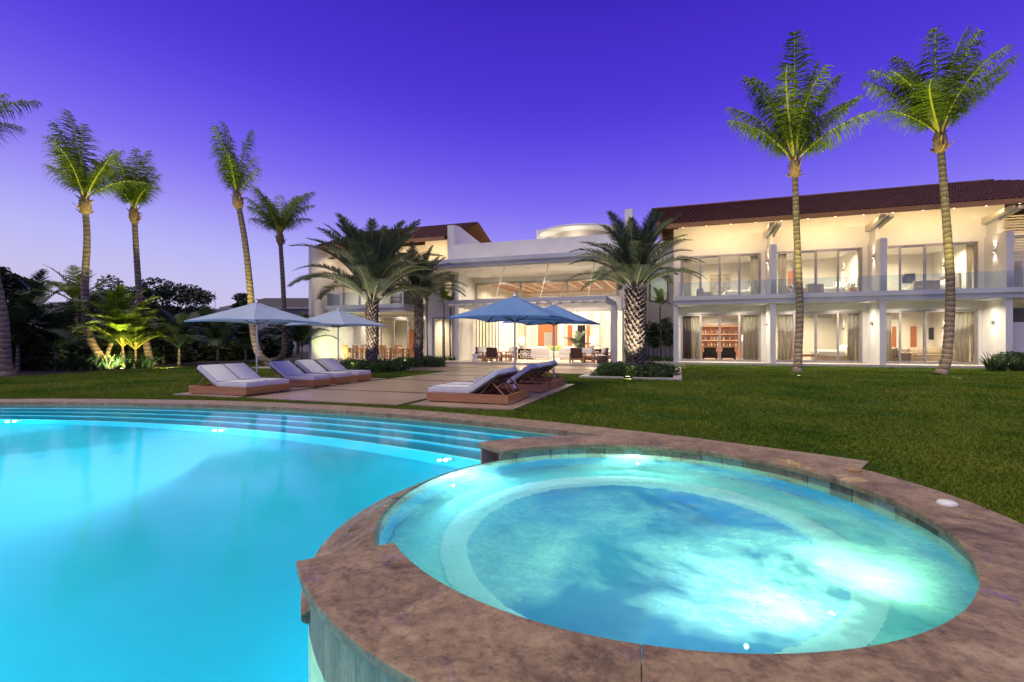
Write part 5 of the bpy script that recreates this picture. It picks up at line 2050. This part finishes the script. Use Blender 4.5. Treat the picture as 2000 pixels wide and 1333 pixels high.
def armchair(name, wood, uph, cush, w=0.8, d=0.85, h=0.78):
    """local: seat faces -y"""
    t = thing(name, 'armchair', 'armchair')
    hw, hd = w / 2, d / 2
    for sx in (-1, 1):
        x0, x1 = sorted((sx * hw, sx * (hw - 0.07)))
        q = MB()
        q.box(x0, x1, -hd, -hd + 0.08, 0, 0.52)
        q.box(x0, x1, hd - 0.08, hd, 0, 0.52)
        q.box(x0, x1, -hd, hd, 0.521, 0.57)
        link('arm', q.mesh('arm', wood), t)
    link('seat_base', MB().box(-hw + 0.071, hw - 0.071, -hd + 0.02, hd - 0.02, 0.18, 0.28).mesh('seat_base', wood), t)
    q = MB().obox((0, hd - 0.06, 0.55), (w - 0.15, 0.07, 0.62), Matrix.Rotation(R(-14), 3, 'X'))
    link('backrest', q.mesh('backrest', uph), t)
    link('seat_cushion', MB().rbox(-hw + 0.08, hw - 0.08, -hd + 0.01, hd - 0.15, 0.285, 0.43, 0.04).mesh('seat_cushion', cush), t)
    q = MB().rbox(-hw + 0.1, hw - 0.1, -0.07, 0.07, -0.22, 0.22, 0.05)
    mt = Matrix.Translation((0, hd - 0.2, 0.62)) @ Matrix.Rotation(R(-14), 4, 'X')
    q.v = [tuple(mt @ Vector(p)) for p in q.v]
    link('back_cushion', q.mesh('back_cushion', cush), t)
    return t


def P2W(px, py, z=TZ):
    x, y = G(px, py, z)
    return x, y


AG = 'terrace armchairs'
ac = armchair('armchair', M_WOOD, M_BROWNUP, M_LINEN)
x, y = P2W(930, 707)
ac.location = (x, 28.5, TZ)
ac.rotation_euler = (0, 0, R(60))
tag(ac, 'timber armchair with pale cushions beside the white drum stool', 'armchair', AG)
x, y = P2W(964, 707)
dup(ac, (x, 27.7, TZ), PI, 'brown backed armchair turned from the pool on the terrace\'s left half', AG)
dup(ac, (FY(992, 690, 29.2)[0], 29.3, TZ), R(-40), 'pale cushioned timber armchair near the flower pattern console', AG)
dup(ac, (FY(1129, 700, 27.6)[0], 27.5, TZ), PI, 'brown backed armchair turned from the pool on the terrace\'s right half', AG)
dup(ac, (FY(1147, 690, 29.2)[0], 29.3, TZ), R(15), 'pale cushioned timber armchair under the right table lamp', AG)
dup(ac, (FY(1172, 700, 28.4)[0], 28.3, TZ), R(-70), 'dark cushioned armchair beside the brown drum stool', AG)
dup(ac, (FY(1186, 700, 29.3)[0], 29.4, TZ), R(-80), 'timber armchair next to the pavilion column', AG)


def coffee_table(x, y, label, w=0.9, d=0.6):
    t = thing('coffee_table', label, 'table', (x, y, TZ))
    MB().rbox(x - w / 2, x + w / 2, y - d / 2, y + d / 2, TZ + 0.34, TZ + 0.39, 0.01).build('top', M_WOOD, t)
    for sx in (-1, 1):
        for sy in (-1, 1):
            MB().box(x + sx * (w / 2 - 0.06) - 0.03, x + sx * (w / 2 - 0.06) + 0.03, y + sy * (d / 2 - 0.06) - 0.03, y + sy * (d / 2 - 0.06) + 0.03, TZ, TZ + 0.34).build('leg', M_WOOD, t)
    return t


coffee_table(FY(985, 700, 28.3)[0], 28.3, 'low timber table among the left terrace armchairs')
coffee_table(FY(1150, 700, 28.4)[0], 28.4, 'low timber table among the right terrace armchairs', 0.6)


def drum(x, y, prof, m, label, cat='stool', name='drum_stool', rim=None):
    t = thing(name, label, cat, (x, y, TZ))
    q = MB()
    q.lathe(prof, (x, y, TZ), 22)
    q.build('body', m, t)
    q = MB()
    r0, z0 = prof[-1]
    q.lathe([(r0, z0 - 0.01), (r0 * 0.96, z0 + 0.015), (0, z0 + 0.015)], (x, y, TZ), 22)
    q.build('top', rim or m, t)
    return t


drum(FY(928, 706, 27.3)[0], 27.3, [(0.16, 0), (0.19, 0.03), (0.13, 0.2), (0.12, 0.25), (0.2, 0.44)], M_CERAM, 'white waisted ceramic stool at the terrace\'s left side')
drum(FY(1176, 706, 26.9)[0], 26.9, [(0.25, 0), (0.29, 0.06), (0.31, 0.22), (0.29, 0.40), (0.26, 0.44)], M_BROWNUP, 'brown woven drum stool near the pavilion column', rim=M_LINEN)
ux = FY(1209, 690, 31.8)[0]
drum(-3.0, 32.2, [(0.22, 0), (0.27, 0.05), (0.42, 0.75), (0.44, 1.1), (0.36, 1.35), (0.24, 1.46), (0.29, 1.56)], M_URN, 'tall dark green glazed urn behind the lobby glass', 'urn', 'urn', M_BLACKM)


def sofa(x, y, rz, w, label, m=M_LINEN, cush=None, d=0.95, z=TZ):
    t = thing('sofa', label, 'sofa', (x, y, z), rz, 'living room sofas')
    hw = w / 2
    link('base', MB().rbox(-hw, hw, -d / 2, d / 2, 0.08, 0.34, 0.03).mesh('base', m), t)
    link('backrest', MB().rbox(-hw, hw, d / 2 - 0.24, d / 2, 0.34, 0.80, 0.05).mesh('backrest', m), t)
    for sx in (-1, 1):
        a, b = sorted((sx * hw, sx * (hw - 0.2)))
        link('arm', MB().rbox(a, b, -d / 2, d / 2 - 0.245, 0.341, 0.58, 0.04).mesh('arm', m), t)
    n = max(1, round((w - 0.4) / 0.8))
    ww = (w - 0.4) / n
    for k in range(n):
        a = -hw + 0.2 + k * ww
        link('seat_cushion', MB().rbox(a + 0.01, a + ww - 0.01, -d / 2 + 0.01, d / 2 - 0.25, 0.345, 0.48, 0.04).mesh('seat_cushion', m), t)
        q = MB().rbox(a + 0.06, a + ww - 0.06, -0.08, 0.08, -0.2, 0.2, 0.06)
        mt = Matrix.Translation((0, d / 2 - 0.36, 0.68)) @ Matrix.Rotation(R(-16), 4, 'X')
        q.v = [tuple(mt @ Vector(p)) for p in q.v]
        link('back_cushion', q.mesh('back_cushion', cush or m), t)
    for sx in (-1, 1):
        for sy in (-1, 1):
            link('foot', MB().box(sx * (hw - 0.1) - 0.03, sx * (hw - 0.1) + 0.03, sy * (d / 2 - 0.1) - 0.03, sy * (d / 2 - 0.1) + 0.03, 0, 0.082).mesh('foot', M_WOODDK), t)
    return t


sofa(FY(1058, 690, 31.9)[0], 31.9, PI, 1.3, 'white armchair sofa seen from behind, left of the parasol pole')
sofa(FY(1112, 690, 31.9)[0], 31.9, PI, 1.2, 'white armchair sofa seen from behind, right of the parasol pole')
sofa(FY(1088, 690, 35.4)[0], 35.6, 0, 2.6, 'long white sofa with green cushions facing the pool', M_LINEN, M_GREENUP)
sofa(FY(950, 690, 33.5)[0] + 0.3, 34.0, R(-90), 2.2, 'white sofa along the living room\'s left side')


def console(x, y, label):
    t = thing('console_table', label, 'table', (x, y, TZ))
    w, d_, h = 1.0, 0.4, 0.72
    MB().box(x - w / 2, x + w / 2, y - d_ / 2, y + d_ / 2, TZ + h - 0.04, TZ + h).build('top', M_BROWNUP, t)
    for sx in (-1, 1):
        a, b = sorted((x + sx * w / 2, x + sx * (w / 2 - 0.05)))
        MB().box(a, b, y - d_ / 2, y + d_ / 2, TZ, TZ + h - 0.041).build('side_panel', M_BROWNUP, t)
    MB().box(x - w / 2 + 0.051, x + w / 2 - 0.051, y + d_ / 2 - 0.04, y + d_ / 2 - 0.01, TZ, TZ + h - 0.041).build('back_panel', M_BROWNUP, t)
    # four-petal openwork front
    cx, cz = x, TZ + h / 2 - 0.02
    for k in range(8):
        q = MB()
        an = PI / 8 * 0 + k * PI / 4
        pts = []
        for j in range(9):
            s_ = j / 8
            r = 0.46 * s_
            off = 0.10 * math.sin(PI * s_)
            pts.append((cx + r * math.cos(an) * 1.0 - off * math.sin(an), y - d_ / 2 + 0.02, cz + (r * math.sin(an) + off * math.cos(an)) * 0.72))
        q.tube(pts, 0.026, 6)
        pts = [(cx + 0.46 * s_ * math.cos(an) + 0.10 * math.sin(PI * s_) * math.sin(an), y - d_ / 2 + 0.02, cz + (0.46 * s_ * math.sin(an) - 0.10 * math.sin(PI * s_) * math.cos(an)) * 0.72) for s_ in [j / 8 for j in range(9)]]
        q.tube(pts, 0.026, 6)
        q.build('petal', M_STUCCO_IN, t)
    return t


def table_lamp(x, y, z, s, label, power=26):
    t = thing('table_lamp', label, 'lamp', (x, y, z), 0, 'white table lamps')
    q = MB()
    q.lathe([(0.0, 0.0), (0.11 * s, 0.0), (0.12 * s, 0.02 * s), (0.05 * s, 0.05 * s), (0.14 * s, 0.12 * s), (0.17 * s, 0.2 * s), (0.13 * s, 0.3 * s), (0.05 * s, 0.36 * s), (0.03 * s, 0.42 * s)], (x, y, z), 22)
    q.build('base', M_CERAM, t)
    q = MB()
    q.lathe([(0.20 * s, 0.42 * s), (0.15 * s, 0.82 * s)], (x, y, z), 24)
    q.build('lamp_shade', M_WARMLAMP, t)
    lamp('table_lamp_bulb', 'POINT', (x, y, z + 0.95 * s), power, WARM, t, None, 0.08)
    return t


cxl = FY(1025, 690, 31.5)[0]
console(cxl, 31.7, 'low console with pale petal openwork under the left table lamp')
table_lamp(FY(1019, 690, 31.7)[0], 31.7, TZ + 0.722, 1.05, 'white ceramic table lamp on the petal console')
console(FY(1160, 690, 31.7)[0], 31.8, 'low console with pale petal openwork under the right table lamp')
table_lamp(FY(1157, 690, 31.8)[0], 31.8, TZ + 0.722, 1.05, 'white ceramic table lamp on the console near the column')


def potted(x, y, z, label, s=1.0):
    t = thing('potted_palm', label, 'plant', (x, y, z))
    q = MB()
    q.lathe([(0.0, 0), (0.16 * s, 0), (0.2 * s, 0.3 * s), (0.17 * s, 0.42 * s), (0.0, 0.4 * s)], (x, y, z), 16)
    q.build('pot', M_CERAM, t)
    for k in range(9):
        link('frond', DARKF[k % 3], t, (0, 0, 0.4 * s), (0, 0, k * 2.4), (0.55 * s,) * 3)
    return t


potted(FY(1128, 690, 36)[0], 36.2, TZ, 'dark leaved potted palm inside by the black window', 1.4)

# ================================================================== DINING TERRACE
def dining_chair():
    t = thing('dining_chair', 'chair', 'chair')
    w, d_ = 0.46, 0.46
    for sx in (-1, 1):
        link('leg', MB().box(sx * 0.2 - 0.022, sx * 0.2 + 0.022, -0.22, -0.176, 0, 0.44).mesh('leg', M_WOOD), t)
        q = MB()
        q.prism([(0.176, 0), (0.22, 0), (0.22, 0.44), (0.30, 0.95), (0.262, 0.95), (0.176, 0.44)], 'x', sx * 0.2 - 0.022, sx * 0.2 + 0.022)
        link('leg', q.mesh('leg', M_WOOD), t)
        link('arm', MB().box(sx * 0.225 - 0.02, sx * 0.225 + 0.02, -0.2, 0.2, 0.64, 0.67).mesh('arm', M_WOOD), t)
        link('arm_post', MB().box(sx * 0.225 - 0.018, sx * 0.225 + 0.018, -0.2, -0.165, 0.44, 0.64).mesh('arm_post', M_WOOD), t)
    link('seat', MB().box(-0.24, 0.24, -0.23, 0.22, 0.442, 0.475).mesh('seat', M_WOOD), t)
    link('top_rail', MB().obox((0, 0.28, 0.91), (0.36, 0.03, 0.09)).mesh('top_rail', M_WOOD), t)
    for k in range(5):
        q = MB().bar((-0.13 + k * 0.065, 0.2, 0.47), (-0.13 + k * 0.065, 0.275, 0.87), 0.03, 0.014)
        link('back_slat', q.mesh('back_slat', M_WOOD), t)
    return t


def dining_table(x, y, w, d_, label):
    t = thing('dining_table', label, 'table', (x, y, FL))
    MB().rbox(x - w / 2, x + w / 2, y - d_ / 2, y + d_ / 2, FL + 0.72, FL + 0.77, 0.01).build('top', M_WOOD, t)
    for sx in (-1, 1):
        for sy in (-1, 1):
            MB().box(x + sx * (w / 2 - 0.12) - 0.05, x + sx * (w / 2 - 0.12) + 0.05, y + sy * (d_ / 2 - 0.12) - 0.05, y + sy * (d_ / 2 - 0.12) + 0.05, FL, FL + 0.72).build('leg', M_WOOD, t)
    MB().box(x - w / 2 + 0.08, x + w / 2 - 0.08, y - 0.2, y + 0.2, FL + 0.771, FL + 0.778).build('runner', M_LINEN, t)
    return t


ch0 = dining_chair()
first = True
CG = 'slatted dining chairs'
for ti, (px, Yt, nm) in enumerate(((702, 29.0, 'left'), (775, 29.0, 'right'))):
    xt = FY(px, 690, Yt)[0]
    dining_table(xt, Yt, 1.7 if ti else 1.3, 1.0, 'timber dining table, the %s one of two on the dining terrace' % nm)
    for k, (dx, dy, rz) in enumerate(((-0.42, -0.75, PI), (0.42, -0.75, PI), (-0.42, 0.78, 0), (0.42, 0.78, 0), (-1.08 if ti else -0.9, 0, PI / 2), (1.08 if ti else 0.9, 0, -PI / 2))):
        lb = 'slatted timber chair at the %s dining table, %s' % (nm, ('pool side, first', 'pool side, second', 'house side, first', 'house side, second', 'at its left end', 'at its right end')[k])
        if first:
            ch0.location = (xt + dx, Yt + dy, FL)
            ch0.rotation_euler = (0, 0, rz)
            tag(ch0, lb, 'chair', CG)
            first = False
        else:
            dup(ch0, (xt + dx, Yt + dy, FL), rz, lb, CG)
    for k in range(4):
        gx = xt - 0.5 + k * 0.33
        q = MB()
        q.lathe([(0.03, 0.0), (0.005, 0.008), (0.005, 0.08), (0.035, 0.12), (0.03, 0.18)], (gx, Yt - 0.1, FL + 0.779), 10)
        tag(q.build('wine_glass', M_GLASSF, None, (gx, Yt - 0.1, FL + 0.779)), 'clear stemmed glass on the %s dining table, place %s from the left' % (nm, NUM[k]), 'glass', 'glasses on the dining tables')
# balcony chairs of the left wing
bc = armchair('armchair', M_WOOD, M_TAUPE, M_LINEN, 0.7, 0.75)
bc.location = (-18.6, 29.3, 3.872)
bc.rotation_euler = (0, 0, R(-50))
tag(bc, 'timber balcony armchair with pale cushions near the balcony\'s right end', 'armchair', 'balcony armchairs')
dup(bc, (-20.4, 29.2, 3.872), R(40), 'balcony armchair behind the large date palm\'s fronds', 'balcony armchairs')

# ================================================================== BEDROOMS
def curtain(x0, x1, y, z0, z1, m, label, seed=0):
    rd = random.Random(seed)
    q = MB()
    n = int(max(10, (x1 - x0) * 26))
    ph = rd.uniform(0, 6)
    for k in range(n + 1):
        x = x0 + (x1 - x0) * k / n
        yy = y + 0.05 * math.sin(ph + k * 1.25) + 0.015 * math.sin(k * 0.5 + ph)
        q.v += [(x, yy, z0), (x, yy, z1)]
    for k in range(n):
        b = 2 * k
        q.face([b, b + 2, b + 3, b + 1], 0, True)
    o = q.build('curtain', m, None, ((x0 + x1) / 2, y, z0), fixn=False)
    md = o.modifiers.new('thick', 'SOLIDIFY')
    md.thickness = 0.008
    return tag(o, label, 'curtain', 'curtains of the bedroom wing')


def wx(px, Y=33.05):
    return FY(px, 650, Y)[0]


GZ0, GZ1, UZ0, UZ1 = FL + 0.005, 3.1, 4.05, 6.72
for (p0, p1, u, m, lb) in (
        (1332, 1350, 0, M_CURTAINB, 'brown curtain at the bar room window\'s left'),
        (1349, 1366, 0, M_CURTAIN, 'cream curtain beside the brown one in the bar room'),
        (1451, 1486, 0, M_CURTAING, 'grey curtain on the right of the bar room window'),
        (1519, 1548, 0, M_CURTAIN, 'cream curtain left in the lower middle bedroom'),
        (1655, 1697, 0, M_CURTAING, 'grey cream curtain right in the lower middle bedroom'),
        (1862, 1915, 0, M_CURTAIN, 'wide cream curtain in the room with the television'),
        (1730, 1742, 0, M_CURTAIN, 'narrow cream curtain left in the room with the television'),
        (1332, 1350, 1, M_CURTAIN, 'sheer curtain left in the upper room with carved panel'),
        (1466, 1486, 1, M_CURTAIN, 'sheer curtain right in the upper room with carved panel'),
        (1519, 1536, 1, M_CURTAIN, 'sheer curtain left in the upper middle bedroom'),
        (1675, 1697, 1, M_CURTAIN, 'sheer curtain right in the upper middle bedroom'),
        (1886, 1918, 1, M_CURTAIN, 'sheer curtain right in the upper end bedroom')):
    curtain(wx(p0), wx(p1), 33.05, UZ0 if u else GZ0, UZ1 if u else GZ1, m, lb, int(p0 + u * 7))


def bed(x, y, z, rz, label):
    t = thing('bed', label, 'bed', (x, y, z), rz, 'bedroom beds')
    link('base', MB().box(-1.0, 1.0, -1.0, 1.0, 0.05, 0.3).mesh('base', M_TAUPE), t)
    link('mattress', MB().rbox(-1.0, 1.0, -1.02, 1.0, 0.3, 0.6, 0.06).mesh('mattress', M_LINEN), t)
    link('duvet', MB().rbox(-1.04, 1.04, -1.06, 0.4, 0.45, 0.68, 0.08).mesh('duvet', M_LINEN), t)
    link('headboard', MB().rbox(-1.1, 1.1, 1.002, 1.1, 0.05, 1.3, 0.03).mesh('headboard', M_TAUPE), t)
    for sx in (-1, 1):
        for k in range(2):
            q = MB().rbox(-0.36, 0.36, -0.1, 0.1, -0.22, 0.22, 0.09, 0, 3)
            mt = Matrix.Translation((sx * 0.46, 0.78 - 0.2 * k, 0.82 - 0.05 * k)) @ Matrix.Rotation(R(-28), 4, 'X')
            q.v = [tuple(mt @ Vector(p)) for p in q.v]
            link('pillow', q.mesh('pillow', M_LINEN if k == 0 else M_CUSHION), t)
    return t


bed(9.2, 35.8, FL, R(-90), 'white bed in the lower middle bedroom')
bed(9.2, 35.8, 4.05, R(-90), 'white bed in the upper middle bedroom')
bed(3.9, 35.8, 4.05, R(-90), 'white bed in the upper room with carved panel')
bed(14.2, 36.0, 4.05, R(-90), 'white bed in the upper end bedroom')
for (x, y, z, lb) in ((9.85, 34.3, 4.05, 'upper middle bedroom\'s bedside lamp'), (9.85, 37.2, 4.05, 'far bedside lamp of the upper middle bedroom'), (4.65, 34.4, 4.05, 'bedside lamp of the upper room with carved panel'),
                      (9.85, 34.3, FL, 'bedside lamp of the lower middle bedroom')):
    t = thing('bedside_table', 'timber bedside table under the ' + lb, 'table', (x, y, z), 0, 'bedside tables')
    MB().rbox(x - 0.22, x + 0.22, y - 0.25, y + 0.25, z + 0.2, z + 0.55, 0.01).build('cabinet', M_WOOD, t)
    MB().box(x - 0.2, x + 0.2, y - 0.23, y + 0.23, z, z + 0.199).build('plinth', M_WOODDK, t)
    table_lamp(x, y, z + 0.552, 0.85, 'lit white ' + lb, 14)

# carved panel hung on the back wall of the first upper room
t = thing('carved_panel', 'square carved white panel hanging in the upper room nearest the pavilion', 'artwork', (0, YB - 0.05, 5.2))
x0, z1 = FY(1385, 536, YB - 0.05)
x1, z0 = FY(1427, 575, YB - 0.05)
t.location = ((x0 + x1) / 2, YB - 0.05, z0)
q = MB()
q.box(x0, x1, YB - 0.05, YB - 0.003, z0, z1)
q.build('board', M_TAUPE, t)
q = MB()
for a_, b_, c_, d_ in ((x0, x1, z0, z0 + .07), (x0, x1, z1 - .07, z1), (x0, x0 + .07, z0 + .07, z1 - .07), (x1 - .07, x1, z0 + .07, z1 - .07)):
    q.box(a_, b_, YB - 0.10, YB - 0.051, c_, d_)
q.build('frame', M_CREAM, t)
nx_ = 5
for i in range(nx_):
    for j in range(4):
        cx_ = x0 + 0.12 + (x1 - x0 - 0.24) * (i + .5) / nx_
        cz_ = z0 + 0.12 + (z1 - z0 - 0.24) * (j + .5) / 4
        q = MB()
        pts = []
        sg = 1 if (i + j) % 2 else -1
        for k in range(14):
            an = k * 0.55 * sg
            r = 0.14 * (1 - k / 15)
            pts.append((cx_ + r * math.cos(an), YB - 0.07, cz_ + r * math.sin(an)))
        q.tube(pts, 0.02, 5)
        q.build('scroll', M_CREAM, t)

# bar shelves with bottles in the lower first room
t = thing('bar_shelf', 'lit timber bar shelves full of bottles', 'shelf', (2.3, YB - 0.2, FL))
sx0, sx1 = FY(1368, 640, YB)[0], FY(1447, 640, YB)[0]
szt = FY(1400, 637, YB)[1]
MB().box(sx0, sx1, YB - 0.05, YB - 0.003, FL, szt).build('back_panel', M_WOODRED, t)
for k in range(5):
    xx = sx0 + (sx1 - sx0) * k / 4
    MB().box(xx - 0.02, xx + 0.02, YB - 0.35, YB - 0.051, FL, szt).build('upright', M_WOODRED, t)
sh = []
for k, zz in enumerate((1.0, 1.45, 1.9, szt - 0.04)):
    MB().box(sx0, sx1, YB - 0.352, YB - 0.051, zz, zz + 0.035).build('shelf_board', M_WOODRED, t)
    if k:
        MB().box(sx0 + 0.03, sx1 - 0.03, YB - 0.10, YB - 0.07, zz - 0.018, zz - 0.002).build('light_strip', M_SHELFGLOW, t)
    sh.append(zz + 0.036)
MB().box(sx0, sx1, YB - 0.36, YB - 0.053, FL + 0.001, 0.95).build('cupboard', M_WOODRED, t)
rd = random.Random(4)
bm_ = []
for k in range(3):
    q = MB()
    hh = (0.26, 0.22, 0.3)[k]
    q.lathe([(0.0, 0), (0.038, 0), (0.038, hh * 0.6), (0.013, hh * 0.75), (0.013, hh), (0, hh)], (0, 0, 0), 10)
    bm_.append(q.mesh('bottle', [M_BOTTLE, M_GLASSF, M_URN][k]))
for s_ in range(3):
    for k in range(13):
        xx = sx0 + 0.14 + (sx1 - sx0 - 0.28) * k / 12
        o = link('bottle', bm_[rd.randrange(3)], None, (xx, YB - 0.2 + rd.uniform(-.05, .03), sh[s_]))
        tag(o, 'bottle on the %s bar shelf, place %s from the left' % (('lowest', 'middle', 'upper')[s_], (NUM + ['eleven', 'twelve', 'thirteen'])[k]), 'bottle', 'bottles on the bar shelves')
# dark armchairs and lamp of the bar room
ba = armchair('armchair', M_DARKUP, M_DARKUP, M_DARKUP, 0.85, 0.8)
ba.location = (FY(1386, 700, 34.0)[0], 34.0, FL)
ba.rotation_euler = (0, 0, PI)
tag(ba, 'dark bar room armchair behind the left sliding leaf', 'armchair', 'bar room armchairs')
dup(ba, (FY(1422, 700, 34.0)[0], 34.0, FL), PI, 'dark bar room armchair behind the right sliding leaf', 'bar room armchairs')
t = thing('floor_lamp', 'floor lamp with a lit drum shade beside the grey bar room curtain', 'lamp', (FY(1456, 690, 35.5)[0], 35.5, FL))
lx = t.location.x
MB().lathe([(0.0, 0.02), (0.15, 0.02), (0.15, 0.0)], (lx, 35.5, FL), 16).build('base', M_BLACKM, t)
MB().tube([(lx, 35.5, FL), (lx, 35.5, FL + 1.3)], 0.015, 6).build('stem', M_BLACKM, t)
MB().lathe([(0.22, 1.25), (0.22, 1.65)], (lx, 35.5, FL), 20).build('lamp_shade', M_WARMLAMP, t)

# room with the television
t = thing('television', 'black television on the wall of the lower end room', 'television', (0, YB - 0.06, 1.5))
x0, z1 = FY(1814, 641, YB - .06)
x1, z0 = FY(1832, 664, YB - .06)
t.location = ((x0 + x1) / 2, YB - 0.06, z0)
MB().rbox(x0, x1, YB - 0.09, YB - 0.04, z0, z1, 0.012).build('screen', M_BLACK, t)
MB().box((x0 + x1) / 2 - 0.15, (x0 + x1) / 2 + 0.15, YB - 0.04, YB - 0.003, z0 + 0.2, z1 - 0.2).build('bracket', M_BLACKM, t)
sofa(FY(1815, 700, 35)[0], 35.3, R(20), 2.4, 'tan sofa in the lower end room', M_TAUPE, z=FL)
sofa(FY(1755, 700, 34.2)[0], 34.4, R(90), 1.2, 'tan armchair sofa near the left of the lower end room', M_TAUPE, z=FL)
sofa(FY(1350, 570, 35)[0] + 0.8, 34.6, R(90), 1.0, 'grey chair in the upper room with carved panel', M_TAUPE, z=4.05)
sofa(FY(1552, 570, 34.5)[0], 34.6, R(70), 1.0, 'grey chair at the upper middle bedroom\'s left', M_TAUPE, z=4.05)
sofa(FY(1585, 570, 34.0)[0], 34.1, R(200), 1.0, 'grey chair in the middle of the upper middle bedroom', M_TAUPE, z=4.05)
sofa(FY(1808, 570, 34.2)[0], 34.3, R(170), 1.2, 'pale chair in the upper end bedroom', M_TAUPE, z=4.05)
t = thing('bench', 'timber bench with a folded blanket in the lower middle bedroom', 'bench', (FY(1580, 700, 34)[0], 34.0, FL))
bx_ = t.location.x
MB().rbox(bx_ - 0.5, bx_ + 0.5, 33.8, 34.2, FL + 0.3, FL + 0.44, 0.02).build('seat', M_WOOD, t)
for s_ in (-1, 1):
    MB().box(bx_ + s_ * 0.42 - 0.03, bx_ + s_ * 0.42 + 0.03, 33.82, 34.18, FL, FL + 0.3).build('leg', M_WOOD, t)
# doors and grilles fixed to the villa's rooms
for p0, p1, u in ((1543, 1556, 0), (1742, 1750, 0), (1778, 1789, 0), (1334, 1342, 1), (1539, 1552, 1)):
    x0, x1 = FY(p0, 600, YB)[0], FY(p1, 600, YB)[0]
    zb = 4.045 if u else FL
    MB().box(x0, x1, YB - 0.07, YB - 0.003, zb, zb + 2.2).build('door', M_WOODRED, villa)
for p0, p1, py0, py1 in ((1387, 1437, 624, 630), (1580, 1625, 617, 622), (1738, 1760, 619, 624), (1733, 1788, 490, 497), (1820, 1845, 485, 493)):
    x0, z1 = FY(p0, py0, YB - .05)
    x1, z0 = FY(p1, py1, YB - .05)
    f = MB().box(x0, x1, YB - 0.05, YB - 0.003, z0, z1).build('air_grille', M_TRIMSHADE, villa)
    for k in range(4):
        zz = z0 + (z1 - z0) * (k + .5) / 4
        MB().box(x0 + .03, x1 - .03, YB - 0.07, YB - 0.051, zz - 0.012, zz + 0.012).build('slat', M_STEEL, f)
x0, z1 = FY(1762, 536, YB - .06)
x1, z0 = FY(1787, 553, YB - .06)
t = thing('television', 'small black television in a pale frame in the upper end bedroom', 'television', ((x0 + x1) / 2, YB - 0.06, z0))
MB().rbox(x0, x1, YB - 0.09, YB - 0.04, z0, z1, 0.012).build('screen', M_BLACK, t)
MB().box(x0 - .06, x1 + .06, YB - 0.039, YB - 0.003, z0 - .06, z1 + .06).build('mount_board', M_CREAM, t)
for i in range(3):
    sconce(XS[i + 1] - 0.1, 36.9, 6.0, -1, 0, 16)
    if i:
        sconce(XS[i + 1] - 0.1, 36.9, 2.2, -1, 0, 16)

# ================================================================== NEIGHBOURS BEYOND THE GARDEN
def neighbour(px0, px1, py_eave, py_ridge, depth, label, hip=0.2):
    a = D(px0, CY, depth)
    b = D(px1, CY, depth)
    ze = D(px0, py_eave, depth).z
    zr = D(px0, py_ridge, depth).z
    mid = (a + b) / 2
    t = thing('neighbour_house', label, 'house', (mid.x, mid.y, 0), YAW, 'houses beyond the garden')
    w = (b - a).length
    dp = 9.0
    q = MB()
    q.box(-w / 2 + 0.4, w / 2 - 0.4, 0.5, dp - 0.5, -0.2, ze)
    link('wall', q.mesh('wall', M_NEIGHWALL), t)
    q = MB()
    hw = w / 2
    pts = [(-hw, 0, ze), (hw, 0, ze), (hw, dp, ze), (-hw, dp, ze), (-hw + w * hip, dp / 2, zr), (hw - w * hip, dp / 2, zr)]
    q.v += pts
    for f in ((0, 1, 5, 4), (1, 2, 5), (2, 3, 4, 5), (3, 0, 4), (3, 2, 1, 0)):
        q.face(list(f))
    r = link('roof', q.mesh('roof', M_NEIGHROOF), t)
    q = MB()
    q.box(-hw - .05, hw + .05, -0.08, -0.005, ze - 0.22, ze + 0.04)
    link('fascia', q.mesh('fascia', M_NEIGHWALL), r)
    for k in range(3):
        x = -hw + w * (k + 0.8) / 3.6
        q = MB()
        q.box(x - 0.6, x + 0.6, 0.44, 0.498, 1.0, 2.3)
        link('window', q.mesh('window', M_BLACK), t)
    return t


neighbour(430, 640, 601, 577, 62, 'dark roofed neighbouring house beside the villa\'s end wall', 0.25)
neighbour(370, 470, 612, 600, 75, 'pale neighbouring house behind the small dark tree', 0.1)
neighbour(-40, 330, 606, 584, 58, 'long low neighbouring house behind the dark hedge trees', 0.3)
mst = D(420, CY, 74)
q = MB()
q.tube([(mst.x, mst.y, 0), (mst.x, mst.y, D(420, 570, 74).z)], 0.05, 6)
tag(q.build('mast', M_STEEL, None, (mst.x, mst.y, 0)), 'thin mast beyond the pale neighbouring house', 'mast')
